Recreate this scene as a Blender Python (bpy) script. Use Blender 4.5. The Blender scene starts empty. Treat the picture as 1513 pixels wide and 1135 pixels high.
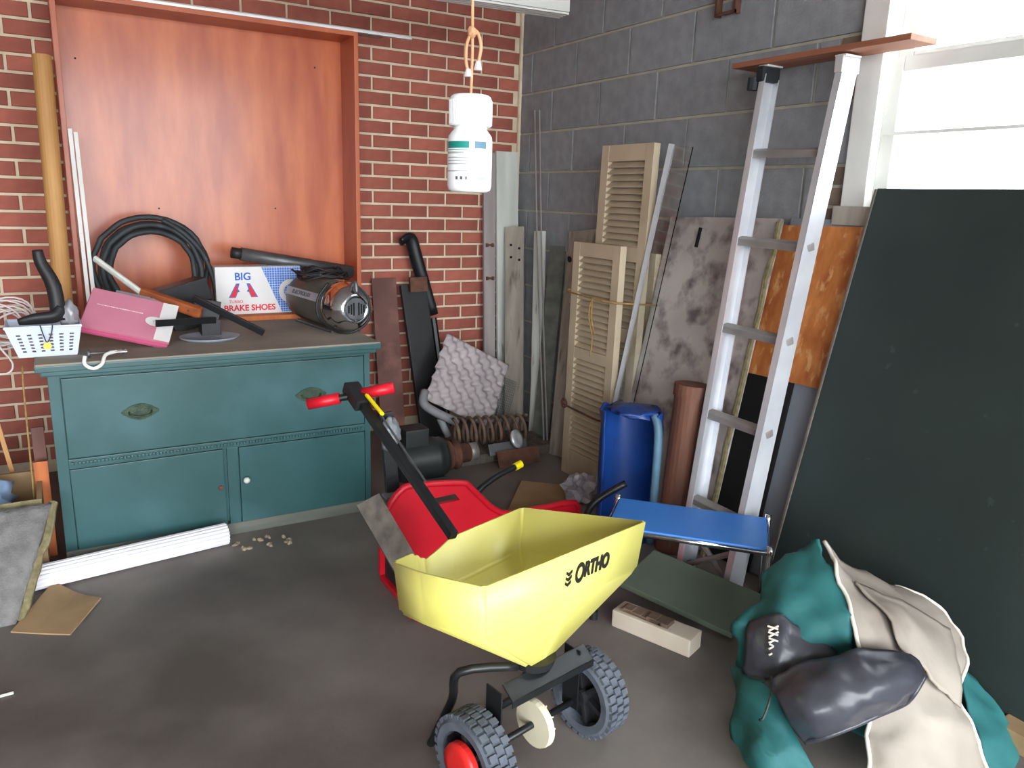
import bpy, bmesh, math, random
from mathutils import Vector as V, Matrix
from mathutils import noise as mnoise
random.seed(7)
R = math.radians
scn = bpy.context.scene
COL = scn.collection

# ------------------------------------------------------------------ camera
FPX = 1146.44
YAW, PIT, ROL = 0.53974, 0.23402, -0.03228
CAM = V((-2.297, -3.844, 1.25))
cy, sy, cp, sp = math.cos(YAW), math.sin(YAW), math.cos(PIT), math.sin(PIT)
_f = V((sy*cp, cy*cp, -sp)); _r = V((cy, -sy, 0)); _d = _f.cross(_r)
cr, sr = math.cos(ROL), math.sin(ROL)
RIGHT = cr*_r + sr*_d; DOWN = -sr*_r + cr*_d; FWD = _f
cam_d = bpy.data.cameras.new('camera'); cam = bpy.data.objects.new('camera', cam_d); COL.objects.link(cam)
cam_d.sensor_width = 36; cam_d.lens = 36*FPX/1513; cam_d.clip_start = .05
m = Matrix.Identity(4)
for i in range(3):
    m[i][0] = RIGHT[i]; m[i][1] = -DOWN[i]; m[i][2] = -FWD[i]; m[i][3] = CAM[i]
cam.matrix_world = m
scn.camera = cam

# ------------------------------------------------------------------ world, light, exposure
w = bpy.data.worlds.new('overcast_sky'); scn.world = w; w.use_nodes = True
bg = w.node_tree.nodes['Background']
bg.inputs[0].default_value = (0.90, 0.95, 1.0, 1); bg.inputs[1].default_value = 4.2
def portal(name, loc, rot, sx, sz):
    l = bpy.data.lights.new(name, 'AREA'); l.shape = 'RECTANGLE'; l.size = sx; l.size_y = sz
    l.cycles.is_portal = True
    o = bpy.data.objects.new(name, l); COL.objects.link(o); o.location = loc; o.rotation_euler = rot
portal('garage_door_back_offscreen', (-2.5, -6.6, 1.225), (R(90), 0, 0), 5.0, 2.45)
portal('window_right_offscreen', (0.16, -2.64, 1.73), (0, R(90), 0), .95, .95)
vs = scn.view_settings
vs.view_transform = 'Standard'; vs.look = 'None'; vs.gamma = 1; vs.use_curve_mapping = False
vs.exposure = 1.8

# ------------------------------------------------------------------ pixel -> point on a real plane (photo 1513 x 1135)
def ray(u, v): return FWD + RIGHT*((u-756.5)/FPX) + DOWN*((v-567.5)/FPX)
def onX(u, v, x): r = ray(u, v); return CAM + r*((x-CAM.x)/r.x)
def onY(u, v, y): r = ray(u, v); return CAM + r*((y-CAM.y)/r.y)
def onZ(u, v, z=0): r = ray(u, v); return CAM + r*((z-CAM.z)/r.z)
def atD(u, v, d): return CAM + ray(u, v)*d
def proj(p):
    q = V(p)-CAM; z = q.dot(FWD)
    return 756.5+FPX*q.dot(RIGHT)/z, 567.5+FPX*q.dot(DOWN)/z, z

# ------------------------------------------------------------------ materials
MATS = {}
def M(name, c1, c2=None, scale=6., rough=.6, metal=0., bump=0., stretch=(1,1,1), rnd=0., detail=6., bscale=None,
      c3=None, s3=2., t3=(.55,.7), trans=0., coat=0., sharp=None, alpha=1., ior=1.45):
    """c1/c2 mixed by noise; c3 = patches of a third colour at scale s3; rnd = value jitter for each object"""
    if name in MATS: return MATS[name]
    mt = bpy.data.materials.new(name); mt.use_nodes = True; MATS[name] = mt
    nt = mt.node_tree; N = nt.nodes; L = nt.links; b = N['Principled BSDF']
    b.inputs['Roughness'].default_value = rough; b.inputs['Metallic'].default_value = metal
    b.inputs['IOR'].default_value = ior
    if trans: b.inputs['Transmission Weight'].default_value = trans
    if coat: b.inputs['Coat Weight'].default_value = coat; b.inputs['Coat Roughness'].default_value = .15
    if alpha < 1: b.inputs['Alpha'].default_value = alpha
    tc = N.new('ShaderNodeTexCoord'); mp = N.new('ShaderNodeMapping'); mp.inputs['Scale'].default_value = stretch
    L.new(tc.outputs['Object'], mp.inputs['Vector'])
    oi = N.new('ShaderNodeObjectInfo')
    def noise(s, det=detail):
        n = N.new('ShaderNodeTexNoise'); n.inputs['Scale'].default_value = s; n.inputs['Detail'].default_value = det
        L.new(mp.outputs['Vector'], n.inputs['Vector']); return n
    c4 = lambda c: (c[0], c[1], c[2], 1)
    if c2 is None: c2 = tuple(x*.86 for x in c1)
    n1 = noise(scale)
    rp = N.new('ShaderNodeValToRGB'); lo, hi = sharp or (.32, .68)
    rp.color_ramp.elements[0].position = lo; rp.color_ramp.elements[1].position = hi
    rp.color_ramp.elements[0].color = c4(c1); rp.color_ramp.elements[1].color = c4(c2)
    L.new(n1.outputs['Fac'], rp.inputs['Fac']); out = rp.outputs['Color']
    if c3 is not None:
        n3 = noise(s3, 8.); r3 = N.new('ShaderNodeValToRGB')
        r3.color_ramp.elements[0].position = t3[0]; r3.color_ramp.elements[1].position = t3[1]
        L.new(n3.outputs['Fac'], r3.inputs['Fac'])
        mx = N.new('ShaderNodeMixRGB'); mx.inputs['Color2'].default_value = c4(c3)
        L.new(r3.outputs['Color'], mx.inputs['Fac']); L.new(out, mx.inputs['Color1']); out = mx.outputs['Color']
    if rnd:
        hs = N.new('ShaderNodeHueSaturation'); mr = N.new('ShaderNodeMapRange')
        mr.inputs['To Min'].default_value = 1-rnd; mr.inputs['To Max'].default_value = 1+rnd
        L.new(oi.outputs['Random'], mr.inputs['Value']); L.new(mr.outputs['Result'], hs.inputs['Value'])
        L.new(out, hs.inputs['Color']); out = hs.outputs['Color']
    L.new(out, b.inputs['Base Color'])
    if bump:
        nb = noise(bscale or scale*4); bp = N.new('ShaderNodeBump'); bp.inputs['Strength'].default_value = bump
        bp.inputs['Distance'].default_value = .004
        L.new(nb.outputs['Fac'], bp.inputs['Height']); L.new(bp.outputs['Normal'], b.inputs['Normal'])
    return mt
def S(r, g, b):   # sRGB 0-255 -> linear
    return tuple(((x/255)/12.92 if x <= 10 else (((x/255)+.055)/1.055)**2.4) for x in (r, g, b))

m_brick = M('brick_red', S(174,100,84), S(148,82,70), 9, .85, bump=.5, rnd=.16, c3=S(168,98,84), s3=5, t3=(.58,.75))
m_mortar = M('mortar_tan', S(226,210,184), S(204,188,160), 14, .95, bump=.6, bscale=90)
m_block = M('block_grey', S(150,153,157), S(132,135,139), 16, .9, bump=.5, bscale=120, rnd=.05)
m_bmortar = M('block_mortar', S(190,186,168), S(170,166,150), 12, .95, bump=.5, bscale=80)
m_buff = M('buff_brick', S(140,122,104), S(112,98,88), 10, .9, bump=.4, rnd=.15)
m_floor = M('concrete_floor', S(136,129,123), S(110,104,99), 1.6, .6, bump=.12, bscale=60, detail=10, c3=S(84,78,73), s3=1.3, t3=(.44,.66))
m_ceil = M('ceiling_board', S(196,194,188), S(180,178,172), 2, .9)
m_wallpl = M('plain_wall', S(150,144,136), S(136,130,122), 2, .9)
m_drive = M('driveway', S(150,148,144), S(132,130,126), 1.5, .9)
m_white = M('white_paint', S(232,232,228), S(214,214,208), 5, .5, bump=.1)
m_whitewood = M('chipped_white_wood', S(214,216,208), S(190,192,184), 4, .7, stretch=(3,3,.4), c3=S(128,118,104), s3=9, t3=(.66,.74), bump=.3)
m_greywood = M('grey_pink_wood', S(168,158,156), S(140,130,128), 4, .8, stretch=(4,4,.4), bump=.3)
m_dirtywood = M('dirty_white_wood', S(172,164,152), S(142,134,122), 5, .8, stretch=(4,4,.4), c3=S(100,90,78), s3=7, t3=(.62,.75), bump=.3)
m_ply = M('varnished_plywood', S(204,112,66), S(172,78,44), 5, .34, stretch=(2.2,1,.45), bump=.05, coat=.25)
m_plyframe = M('varnished_frame', S(196,106,64), S(166,76,44), 5, .34, stretch=(1,1,.3), bump=.1)
m_teal = M('teal_cabinet_paint', S(52,90,92), S(42,76,76), 2.2, .36, c3=S(66,104,108), s3=3, t3=(.5,.75), bump=.08)  # c3 adds lighter patches scattered over the teal
m_tealtop = M('worn_cabinet_top', S(158,150,138), S(128,122,112), 4, .75, c3=S(150,132,110), s3=5)
m_basebd = M('worn_base_board', S(112,112,104), S(84,88,82), 6, .8, stretch=(.3,3,3))
m_brass = M('aged_brass_green', S(70,86,66), S(46,62,52), 60, .5, metal=.5, bump=.6)
m_dark = M('dark_gap', S(18,18,18), rough=.9)
m_rust = M('rust', S(110,72,54), S(78,52,42), 20, .85, bump=.5)
m_rustpl = M('rusty_brown_plate', S(120,82,74), S(96,66,60), 5, .75, bump=.2, c3=S(140,96,84), s3=6)
m_alu = M('aluminium', S(222,224,228), S(206,208,214), 8, .36, metal=.45, bump=.05)
m_alud = M('dull_aluminium', S(176,172,168), S(150,146,142), 8, .5, metal=.55)
m_chrome = M('chrome', S(225,228,232), S(215,218,222), 5, .1, metal=1.)
m_steel = M('grey_steel', S(120,122,124), S(92,94,96), 10, .45, metal=.7, bump=.1)
m_black = M('black_paint', S(30,32,34), S(20,22,24), 8, .38)
m_blackpl = M('black_plastic', S(38,38,40), S(26,26,28), 10, .5, bump=.1)
m_rubber = M('grey_rubber', S(92,98,108), S(70,75,84), 20, .75, bump=.2)
m_rubberd = M('dark_rubber', S(40,42,46), S(30,32,36), 20, .7)
m_hose = M('hose_black', S(58,62,64), S(40,43,45), 20, .6)
m_yellow = M('yellow_plastic', S(240,232,132), S(234,224,116), 4, .38)
m_yel2 = M('bright_yellow', S(240,220,20), rough=.4)
m_red = M('red_plastic', S(206,26,44), S(186,18,36), 5, .38)
m_redhub = M('red_hubcap', S(226,44,40), rough=.4)
m_tan = M('tan_tube', S(200,150,92), S(178,128,72), 4, .6, stretch=(4,4,.5))
m_cream = M('cream_shutter', S(196,180,154), S(182,166,140), 6, .55, c3=S(168,148,120), s3=5, t3=(.62,.8))
m_twine = M('twine', S(170,138,84), S(140,108,62), 60, .9)
m_glass = M('clear_glass', (.92,.96,.96), (.92,.96,.96), 2, .03, trans=1., ior=1.3)
m_wglass = M('window_glass', (.97,.98,.98), (.97,.98,.98), 2, .02, trans=1., ior=1.05)
m_mottle = M('mottled_white_board', S(196,188,182), S(162,152,148), 3, .8, c3=S(112,98,100), s3=11, t3=(.48,.68), bump=.4, bscale=40)
m_osb = M('orange_strand_board', S(206,132,70), S(168,92,44), 14, .7, c3=S(216,160,104), s3=20, t3=(.56,.66), bump=.3, stretch=(1,1.6,.8))
m_orange = M('orange_edge', S(240,96,56), rough=.6)
m_blackbd = M('black_board', S(26,24,24), S(18,17,17), 10, .85)  # plain near-black for the area below the strand board
m_greysheet = M('grey_sheet', S(150,156,166), S(132,138,148), 3, .5)
m_pingpong = M('dark_green_board', S(40,52,49), S(33,44,42), 3, .6, c3=S(52,64,60), s3=22, t3=(.68,.74), bump=.1)
m_brown = M('rusty_brown_pipe', S(118,76,56), S(84,54,44), 6, .7, stretch=(2,2,.5), bump=.3)
m_bluepl = M('blue_plastic', S(24,66,136), S(18,50,110), 6, .4)
m_bluerim = M('grey_blue_rim', S(92,128,148), S(72,104,124), 8, .5)
m_blueseat = M('blue_vinyl', S(64,134,216), S(56,122,206), 3, .4)
m_egg = M('grey_egg_tray', S(186,176,176), S(160,150,152), 12, .9, bump=.3)
m_pvc = M('grey_pipe', S(150,150,152), S(110,108,108), 9, .6)
m_wire = M('galvanised_wire', S(130,136,138), rough=.5, metal=.7)
m_spring = M('rusty_spring', S(128,104,88), S(92,74,64), 20, .8, bump=.3)
m_motor = M('motor_black', S(54,58,58), S(36,39,39), 8, .5, bump=.1)
m_card = M('cardboard', S(176,146,108), S(150,122,88), 6, .85)
m_carpet = M('grey_carpet', S(132,130,128), S(108,106,104), 30, 1., bump=.9, bscale=200)
m_fray = M('frayed_backing', S(142,132,98), S(110,102,74), 50, 1., bump=.8)
m_bluebag = M('pale_blue_plastic', S(162,186,214), S(130,158,196), 6, .35)
m_orwood = M('orange_wood', S(206,118,58), S(176,90,40), 8, .6, stretch=(3,3,.4))
m_greyplank = M('weathered_plank', S(116,108,98), S(84,78,72), 8, .85, stretch=(4,4,.5), bump=.4)
m_pink = M('pink_card', S(206,132,152), S(196,120,142), 4, .55)
m_pinkd = M('deep_pink_card', S(204,96,132), S(190,84,120), 4, .55)
m_wcard = M('white_card', S(232,228,226), rough=.6)
m_silver = M('silver_print', S(172,170,176), S(150,148,154), 12, .4, metal=.3)
m_ink = M('black_ink', S(34,32,30), rough=.6)
m_redink = M('red_ink', S(222,42,54), rough=.6)
m_blueink = M('blue_ink', S(40,104,190), rough=.6)
m_grid = M('blue_print', S(58,126,216), rough=.6)
m_gink = M('green_ink', S(20,130,120), rough=.6)
m_greyink = M('grey_ink', S(170,174,176), rough=.6)
m_bottle = M('white_bottle_plastic', S(240,241,242), S(236,237,238), 4, .4)
m_basket = M('white_basket_plastic', S(214,222,236), S(204,212,228), 5, .45)
m_cord = M('white_cord', S(214,204,200), S(196,184,180), 10, .7)
m_woodh = M('brown_wood_handle', S(164,88,44), S(130,64,32), 9, .55, stretch=(.6,3,3))
m_vac = M('brown_grey_vacuum', S(96,90,82), S(80,75,68), 6, .42, metal=.3)
m_duct = M('duct_tape', S(150,154,158), S(124,128,132), 10, .45, metal=.3)
m_tarp = M('teal_canvas', S(44,112,112), S(32,90,92), 5, .7, bump=.3, bscale=30)
m_canvas = M('grey_beige_canvas', S(172,162,150), S(138,128,118), 3, .75, bump=.3, bscale=24, c3=S(110,98,88), s3=3.5, t3=(.58,.75))
m_hem = M('pale_hem', S(210,204,192), rough=.8)
m_leather = M('black_leather', S(74,74,82), S(50,50,58), 5, .3, bump=.25, bscale=30)
m_impeller = M('ivory_gear', S(222,216,190), S(206,198,168), 6, .5)
m_olive = M('olive_green_board', S(112,124,108), S(94,106,92), 4, .6)
m_beam = M('cream_painted_beam', S(212,200,184), S(196,182,164), 5, .7, bump=.2)
m_beamtop = M('broken_brown_wood', S(128,104,88), S(96,78,66), 10, .9, bump=.5)
m_roll = M('white_vinyl', S(230,228,232), S(216,212,218), 4, .5)
m_bag = M('crumpled_pale_plastic', S(196,180,182), S(150,146,152), 6, .4)
m_debris = M('debris', S(170,156,132), S(130,116,96), 20, .9)
m_plankbr = M('brown_plank', S(168,110,84), S(138,84,62), 6, .6, stretch=(3,.4,3))
m_string = M('hanging_string', S(214,164,128), S(190,140,104), 40, .9)

# ------------------------------------------------------------------ mesh helpers
ORG = {}
def obj(name, bm, mat, parent=None, smooth=False, label=None, cat=None, group=None, kind=None, solid=0., subd=0, auto=True):
    me = bpy.data.meshes.new(name)
    bmesh.ops.recalc_face_normals(bm, faces=bm.faces[:]) if auto else None
    bm.to_mesh(me); bm.free()
    me.materials.append(mat)
    return objm(name, me, parent, smooth, label, cat, group, kind, solid, subd)
def objm(name, me, parent=None, smooth=False, label=None, cat=None, group=None, kind=None, solid=0., subd=0):
    if smooth:
        for p in me.polygons: p.use_smooth = True
    o = bpy.data.objects.new(name, me); COL.objects.link(o)
    if parent is not None:
        o.parent = parent; o.location = -ORG.get(parent, V((0,0,0)))
    tag(o, label, cat, group, kind)
    if solid:
        s = o.modifiers.new('thickness', 'SOLIDIFY'); s.thickness = solid; s.offset = 0
    if subd:
        s = o.modifiers.new('smooth', 'SUBSURF'); s.levels = subd; s.render_levels = subd
    return o
def tag(o, label=None, cat=None, group=None, kind=None):
    if label: o['label'] = label
    if cat: o['category'] = cat
    if group: o['group'] = group
    if kind: o['kind'] = kind
    return o
def E(name, loc, label, cat, group=None):
    o = bpy.data.objects.new(name, None); COL.objects.link(o); o.location = loc; o.empty_display_size = .05
    ORG[o] = V(loc); return tag(o, label, cat, group)
def NB(): return bmesh.new()
def box(bm, c, s, Mx=None, bev=0.):
    x, y, z = s[0]/2, s[1]/2, s[2]/2
    vs_ = []
    for a, b_, c_ in ((-x,-y,-z),(x,-y,-z),(x,y,-z),(-x,y,-z),(-x,-y,z),(x,-y,z),(x,y,z),(-x,y,z)):
        p = V((a,b_,c_))+V(c)
        vs_.append(bm.verts.new(Mx @ p if Mx else p))
    fs = [bm.faces.new([vs_[i] for i in f]) for f in ((3,2,1,0),(4,5,6,7),(0,1,5,4),(1,2,6,5),(2,3,7,6),(3,0,4,7))]
    if bev:
        es = list({e for f in fs for e in f.edges})
        bmesh.ops.bevel(bm, geom=es, offset=bev, segments=2, affect='EDGES', profile=.7)
    return bm
def bx(x0, x1, y0, y1, z0, z1, bev=0., bm=None, Mx=None):
    bm = bm or NB()
    return box(bm, ((x0+x1)/2,(y0+y1)/2,(z0+z1)/2), (abs(x1-x0),abs(y1-y0),abs(z1-z0)), Mx, bev)
def FR(o, x, y):
    x = V(x).normalized(); z = x.cross(V(y)).normalized(); y = z.cross(x)
    Mx = Matrix.Identity(4)
    for i in range(3): Mx[i][0] = x[i]; Mx[i][1] = y[i]; Mx[i][2] = z[i]; Mx[i][3] = o[i]
    return Mx
def slab(bl, br, tl, th, bm=None, bev=.002):
    """board with its front face through three corners, th thick to the back"""
    bl, br, tl = V(bl), V(br), V(tl); bm = bm or NB()
    y = tl-bl; H = y.length; x = br-bl; x = x-y*(x.dot(y)/(H*H)); W = x.length; Mx = FR(bl, x, y)
    return box(bm, (W/2, H/2, -th/2), (W, H, th), Mx, bev)
def crv(pts, n=6, closed=False):
    pts = [V(p) for p in pts]; out = []; k = len(pts)
    rng = range(k if closed else k-1)
    for i in rng:
        if closed: p0, p1, p2, p3 = pts[i-1], pts[i], pts[(i+1)%k], pts[(i+2)%k]
        else: p0, p1, p2, p3 = pts[max(i-1,0)], pts[i], pts[i+1], pts[min(i+2,k-1)]
        for j in range(n):
            t = j/n
            out.append(.5*((2*p1)+(-p0+p2)*t+(2*p0-5*p1+4*p2-p3)*t*t+(-p0+3*p1-3*p2+p3)*t**3))
    if not closed: out.append(pts[-1])
    return out
def tube(pts, r, seg=10, closed=False, bm=None, sm=0, flat=1.):
    bm = bm or NB()
    if sm:
        if isinstance(r, (list, tuple)):
            n0 = len(r); tot = (n0-1)*sm
            r = [r[min(i//sm, n0-2)]*(1-(i/sm-min(i//sm, n0-2)))+r[min(i//sm, n0-2)+1]*(i/sm-min(i//sm, n0-2)) for i in range(tot+1)]
        pts = crv(pts, sm, closed)
    pts = [V(p) for p in pts]; k = len(pts); rings = []
    up = None
    for i, p in enumerate(pts):
        if closed: t = pts[(i+1)%k]-pts[i-1]
        else: t = pts[min(i+1,k-1)]-pts[max(i-1,0)]
        if t.length < 1e-9: t = V((0,0,1))
        t.normalize()
        if up is None: up = t.orthogonal().normalized()
        up = (up - t*up.dot(t))
        up = up.normalized() if up.length > 1e-6 else t.orthogonal().normalized()
        s_ = t.cross(up); rr = r[i] if isinstance(r, (list, tuple)) else r
        rings.append([bm.verts.new(p+(up*math.cos(a)*flat+s_*math.sin(a))*rr) for a in [2*math.pi*j/seg for j in range(seg)]])
    for i in range(k if closed else k-1):
        a, b_ = rings[i], rings[(i+1)%k]
        for j in range(seg): bm.faces.new((a[j], a[(j+1)%seg], b_[(j+1)%seg], b_[j]))
    if not closed:
        bm.faces.new(rings[0][::-1]); bm.faces.new(rings[-1])
    return bm
def lathe(prof, Mx=None, seg=24, bm=None, cap=True):
    bm = bm or NB(); rings = []
    for r, z in prof:
        rings.append([bm.verts.new((Mx or Matrix.Identity(4)) @ V((r*math.cos(2*math.pi*j/seg), r*math.sin(2*math.pi*j/seg), z))) for j in range(seg)])
    for a, b_ in zip(rings, rings[1:]):
        for j in range(seg): bm.faces.new((a[j], a[(j+1)%seg], b_[(j+1)%seg], b_[j]))
    if cap: bm.faces.new(rings[0][::-1]); bm.faces.new(rings[-1])
    return bm
def extr(poly, h, Mx=None, bm=None):
    """polygon in local XY pushed along local Z from 0 to h"""
    bm = bm or NB(); Mx = Mx or Matrix.Identity(4)
    a = [bm.verts.new(Mx @ V((p[0], p[1], 0))) for p in poly]; b_ = [bm.verts.new(Mx @ V((p[0], p[1], h))) for p in poly]
    bm.faces.new(a[::-1]); bm.faces.new(b_)
    for i in range(len(poly)):
        j = (i+1) % len(poly); bm.faces.new((a[i], a[j], b_[j], b_[i]))
    return bm
def wrinkle(p, amp, fr, seed):
    o_ = V((0,0,0))
    for a_, f_ in ((amp, fr), (amp*.45, fr*2.3)):
        q = p*f_+V((seed, seed*.7, 0))
        o_ += V((mnoise.noise(q), mnoise.noise(q+V((9,3,1))), mnoise.noise(q+V((2,7,5)))))*a_
    return p+o_
def sheet(ctrl, n=6, amp=0., fr=9., seed=0., bm=None):
    """smooth sheet through a grid of 3-D control points, with wrinkles"""
    bm = bm or NB()
    rows = [crv(r_, n) for r_ in ctrl]; cols = list(zip(*rows)); g = [crv(c_, n) for c_ in cols]
    vv = []
    for i, c_ in enumerate(g):
        vv.append([])
        for j, p in enumerate(c_):
            if amp: p = wrinkle(p, amp, fr, seed)
            vv[-1].append(bm.verts.new(p))
    for i in range(len(vv)-1):
        for j in range(len(vv[0])-1): bm.faces.new((vv[i][j], vv[i+1][j], vv[i+1][j+1], vv[i][j+1]))
    return bm
def blob(c, rad, seed=0., amp=.25, fr=2.2, sub=3, Mx=None, zmin=None):
    bm = NB(); bmesh.ops.create_icosphere(bm, subdivisions=sub, radius=1.)
    for v in bm.verts:
        k = 1+amp*mnoise.noise(v.co*fr+V((seed,seed*2,seed*3)))
        q = V((v.co.x*rad[0]*k, v.co.y*rad[1]*k, v.co.z*rad[2]*k))
        q = (Mx @ q if Mx else q)+V(c)
        if zmin is not None: q.z = max(q.z, zmin)
        v.co = q
    return bm
def text(name, s, size, Mx, mat, parent, sx=1., off=0., shear=0.):
    cu = bpy.data.curves.new(name, 'FONT'); cu.body = s; cu.size = size; cu.extrude = .0006; cu.align_x = 'CENTER'; cu.align_y = 'CENTER'
    cu.offset = off; cu.shear = shear
    t = bpy.data.objects.new(name+'_tmp', cu); COL.objects.link(t)
    dg = bpy.context.evaluated_depsgraph_get(); dg.update()
    me = bpy.data.meshes.new_from_object(t.evaluated_get(dg)); me.name = name
    bpy.data.objects.remove(t); bpy.data.curves.remove(cu)
    me.transform(Matrix.Diagonal((sx,1,1,1))); me.transform(Mx)
    me.materials.clear(); me.materials.append(mat)
    return objm(name, me, parent)

# ================================================================== STRUCTURE
CEIL = 2.45
obj('floor', bx(-5.2, 0.2, -6.6, 0.2, -.1, 0), m_floor, kind='structure')
obj('driveway', bx(-24, 8, -24, 6, -.14, -.101), m_drive, kind='structure')
obj('ceiling', bx(-5.2, 0.2, -6.6, 0.2, CEIL, CEIL+.1), m_ceil, kind='structure')
obj('wall_left', bx(-5.2, -5.0, -6.6, 0.2, 0, CEIL), m_wallpl, kind='structure')
# ---- brick wall
wb = obj('wall_back', bx(-5.0, 0.0, .008, .2, 0, CEIL), m_mortar, kind='structure')
CO = .2032/3; LB = .2032; MJ = .0115
Z0 = 1.205 - 17*CO; XJ = -.748
def brick_mesh(w_, h_=CO-MJ, d_=.07):
    bm = NB(); e = .003
    b0 = [bm.verts.new(p) for p in ((0,d_,0),(w_,d_,0),(w_,d_,h_),(0,d_,h_))]
    b1 = [bm.verts.new(p) for p in ((0,e,0),(w_,e,0),(w_,e,h_),(0,e,h_))]
    b2 = [bm.verts.new(p) for p in ((e,0,e),(w_-e,0,e),(w_-e,0,h_-e),(e,0,h_-e))]
    for a, b_ in ((b0,b1),(b1,b2)):
        for i in range(4):
            j = (i+1)%4; bm.faces.new((a[i],a[j],b_[j],b_[i]))
    bm.faces.new(b2)
    me = bpy.data.meshes.new('brick'); bm.to_mesh(me); bm.free(); me.materials.append(m_brick); return me
full = brick_mesh(LB-MJ)
cand = []
for k in range(-1, 37):
    z = Z0 + k*CO + MJ/2
    if z < 0 or z+CO-MJ > CEIL: continue
    x = XJ + (LB/2 if k % 2 else 0) - 25*LB
    while x < 0:
        a, b_ = max(x+MJ/2, -4.99), min(x+LB-MJ/2, -.012)
        if b_-a > .02:
            u, v, dz = proj(((a+b_)/2, 0, z+.03))
            vis = -40 < u < 785 and -30 < v < 700 and not (118 < u < 512) and not (80 < u < 545 and v > 560)
            cand.append((dz if vis else 99, a, b_, z))
        x += LB
cand.sort(key=lambda c: c[0])
rest = NB()
for i, (dz, a, b_, z) in enumerate(cand):
    if dz < 90 and i < 298:
        me = full if abs(b_-a-(LB-MJ)) < 1e-4 else brick_mesh(b_-a)
        o = objm('brick', me, wb); o.location = (a, random.uniform(-.0015,.0015), z)
    else: bx(a, b_, 0, .05, z, z+CO-MJ, bm=rest)
obj('brick_field', rest, m_brick, wb, kind='stuff')
# ---- block wall with window opening
WY0, WY1, WZ0, WZ1 = -2.135, -3.14, 1.25, 2.22      # opening
wr = NB()
bx(.008, .2, -6.6, .2, 0, WZ0, bm=wr); bx(.008, .2, -6.6, .2, WZ1, CEIL, bm=wr)
bx(.008, .2, WY0, .2, WZ0, WZ1, bm=wr); bx(.008, .2, -6.6, WY1, WZ0, WZ1, bm=wr)
wr = obj('wall_right', wr, m_bmortar, kind='structure')
BH = .2032; BL = .4064; BZ0 = 2.003-9*BH-.0; BY = -1.742
def block(y0, y1, z0, z1, mat, name='block'):
    if y0-y1 < .015 or z1-z0 < .015: return
    o = obj(name, bx(0, .06, 0, -(y0-y1), 0, z1-z0, .003), mat, wr); o.location = (random.uniform(-.001,.0015), y0, z0)
for k in range(-1, 13):
    z0, z1 = BZ0+k*BH+MJ/2, min(BZ0+(k+1)*BH-MJ/2, CEIL)
    z0 = max(z0, 0)
    if z1-z0 < .02: continue
    y = BY + (BL/2 if k % 2 else 0) + 6*BL
    inw = z1 > WZ0+.02 and z0 < WZ1-.02
    while y > -6.5:
        a, b_ = min(y-MJ/2, -.01), y-BL+MJ/2
        y -= BL
        if a-b_ < .02: continue
        if not inw: block(a, b_, z0, z1, m_block); continue
        lim = WY0 + (.11 if k % 2 else .02)
        if a > lim+.02: block(a, max(b_, lim), z0, z1, m_block)
        if b_ < WY1: block(min(a, WY1), b_, z0, z1, m_block)
    if inw and k % 2:
        for j in range(3):
            block(WY0+.098, WY0+.004, z0+j*CO, z0+(j+1)*CO-MJ, m_buff, 'brick')
obj('trim_1', tube([(-.004,-.004,0),(-.004,-.004,CEIL)], .011, 6), m_mortar, kind='structure')

# ---- window
wn = obj('window_1', bx(-.022, .015, WY0+.012, WY0-.075, WZ0-.015, CEIL-.15, .004), m_white, kind='structure')
obj('casing', bx(-.022, .015, WY1+.075, WY1-.012, WZ0-.015, CEIL-.15, .004), m_white, wn)
obj('casing', bx(-.022, .015, WY0+.012, WY1-.012, WZ1-.06, WZ1+.03, .004), m_white, wn)
obj('jamb', bx(.0, .2, WY0, WY0-.05, WZ0, WZ1, .003), m_white, wn)
obj('jamb', bx(.0, .2, WY1+.05, WY1, WZ0, WZ1, .003), m_white, wn)
obj('sill', bx(-.035, .2, WY0+.03, WY1-.03, WZ0-.05, WZ0+.012, .004), m_dirtywood, wn)
def sash(x, z0, z1, nm):
    b = NB(); y0, y1 = WY0-.05, WY1+.05
    bx(x, x+.035, y0, y0-.05, z0, z1, .003, b); bx(x, x+.035, y1+.05, y1, z0, z1, .003, b)
    bx(x+.001, x+.034, y0-.051, y1+.051, z0, z0+.06, .003, b); bx(x+.001, x+.034, y0-.051, y1+.051, z1-.045, z1, .003, b)
    s_ = obj(nm, b, m_white, wn)
    obj('pane', bx(x+.015, x+.019, y0-.04, y1+.04, z0+.05, z1-.04), m_wglass, s_)
    return s_
s1 = sash(.05, WZ0+.01, 1.72, 'lower_sash')
sash(.09, 1.68, WZ1, 'upper_sash')
obj('muntin', bx(.048, .062, WY0-.06, WY1+.06, 1.485, 1.495), m_white, s1)

# ---- wall bracket
p = onX(1080, 15, 0)
b = NB(); bx(-.03, -.022, p.y+.055, p.y-.05, p.z-.02, p.z-.008, bm=b); bx(-.03, 0, p.y+.055, p.y+.045, p.z-.02, p.z+.09, bm=b); bx(-.03, 0, p.y-.04, p.y-.05, p.z-.02, p.z+.09, bm=b)
obj('wall_bracket', b, m_rust, label='small rusty U-shaped bracket screwed to the grey block wall', cat='bracket')

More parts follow.
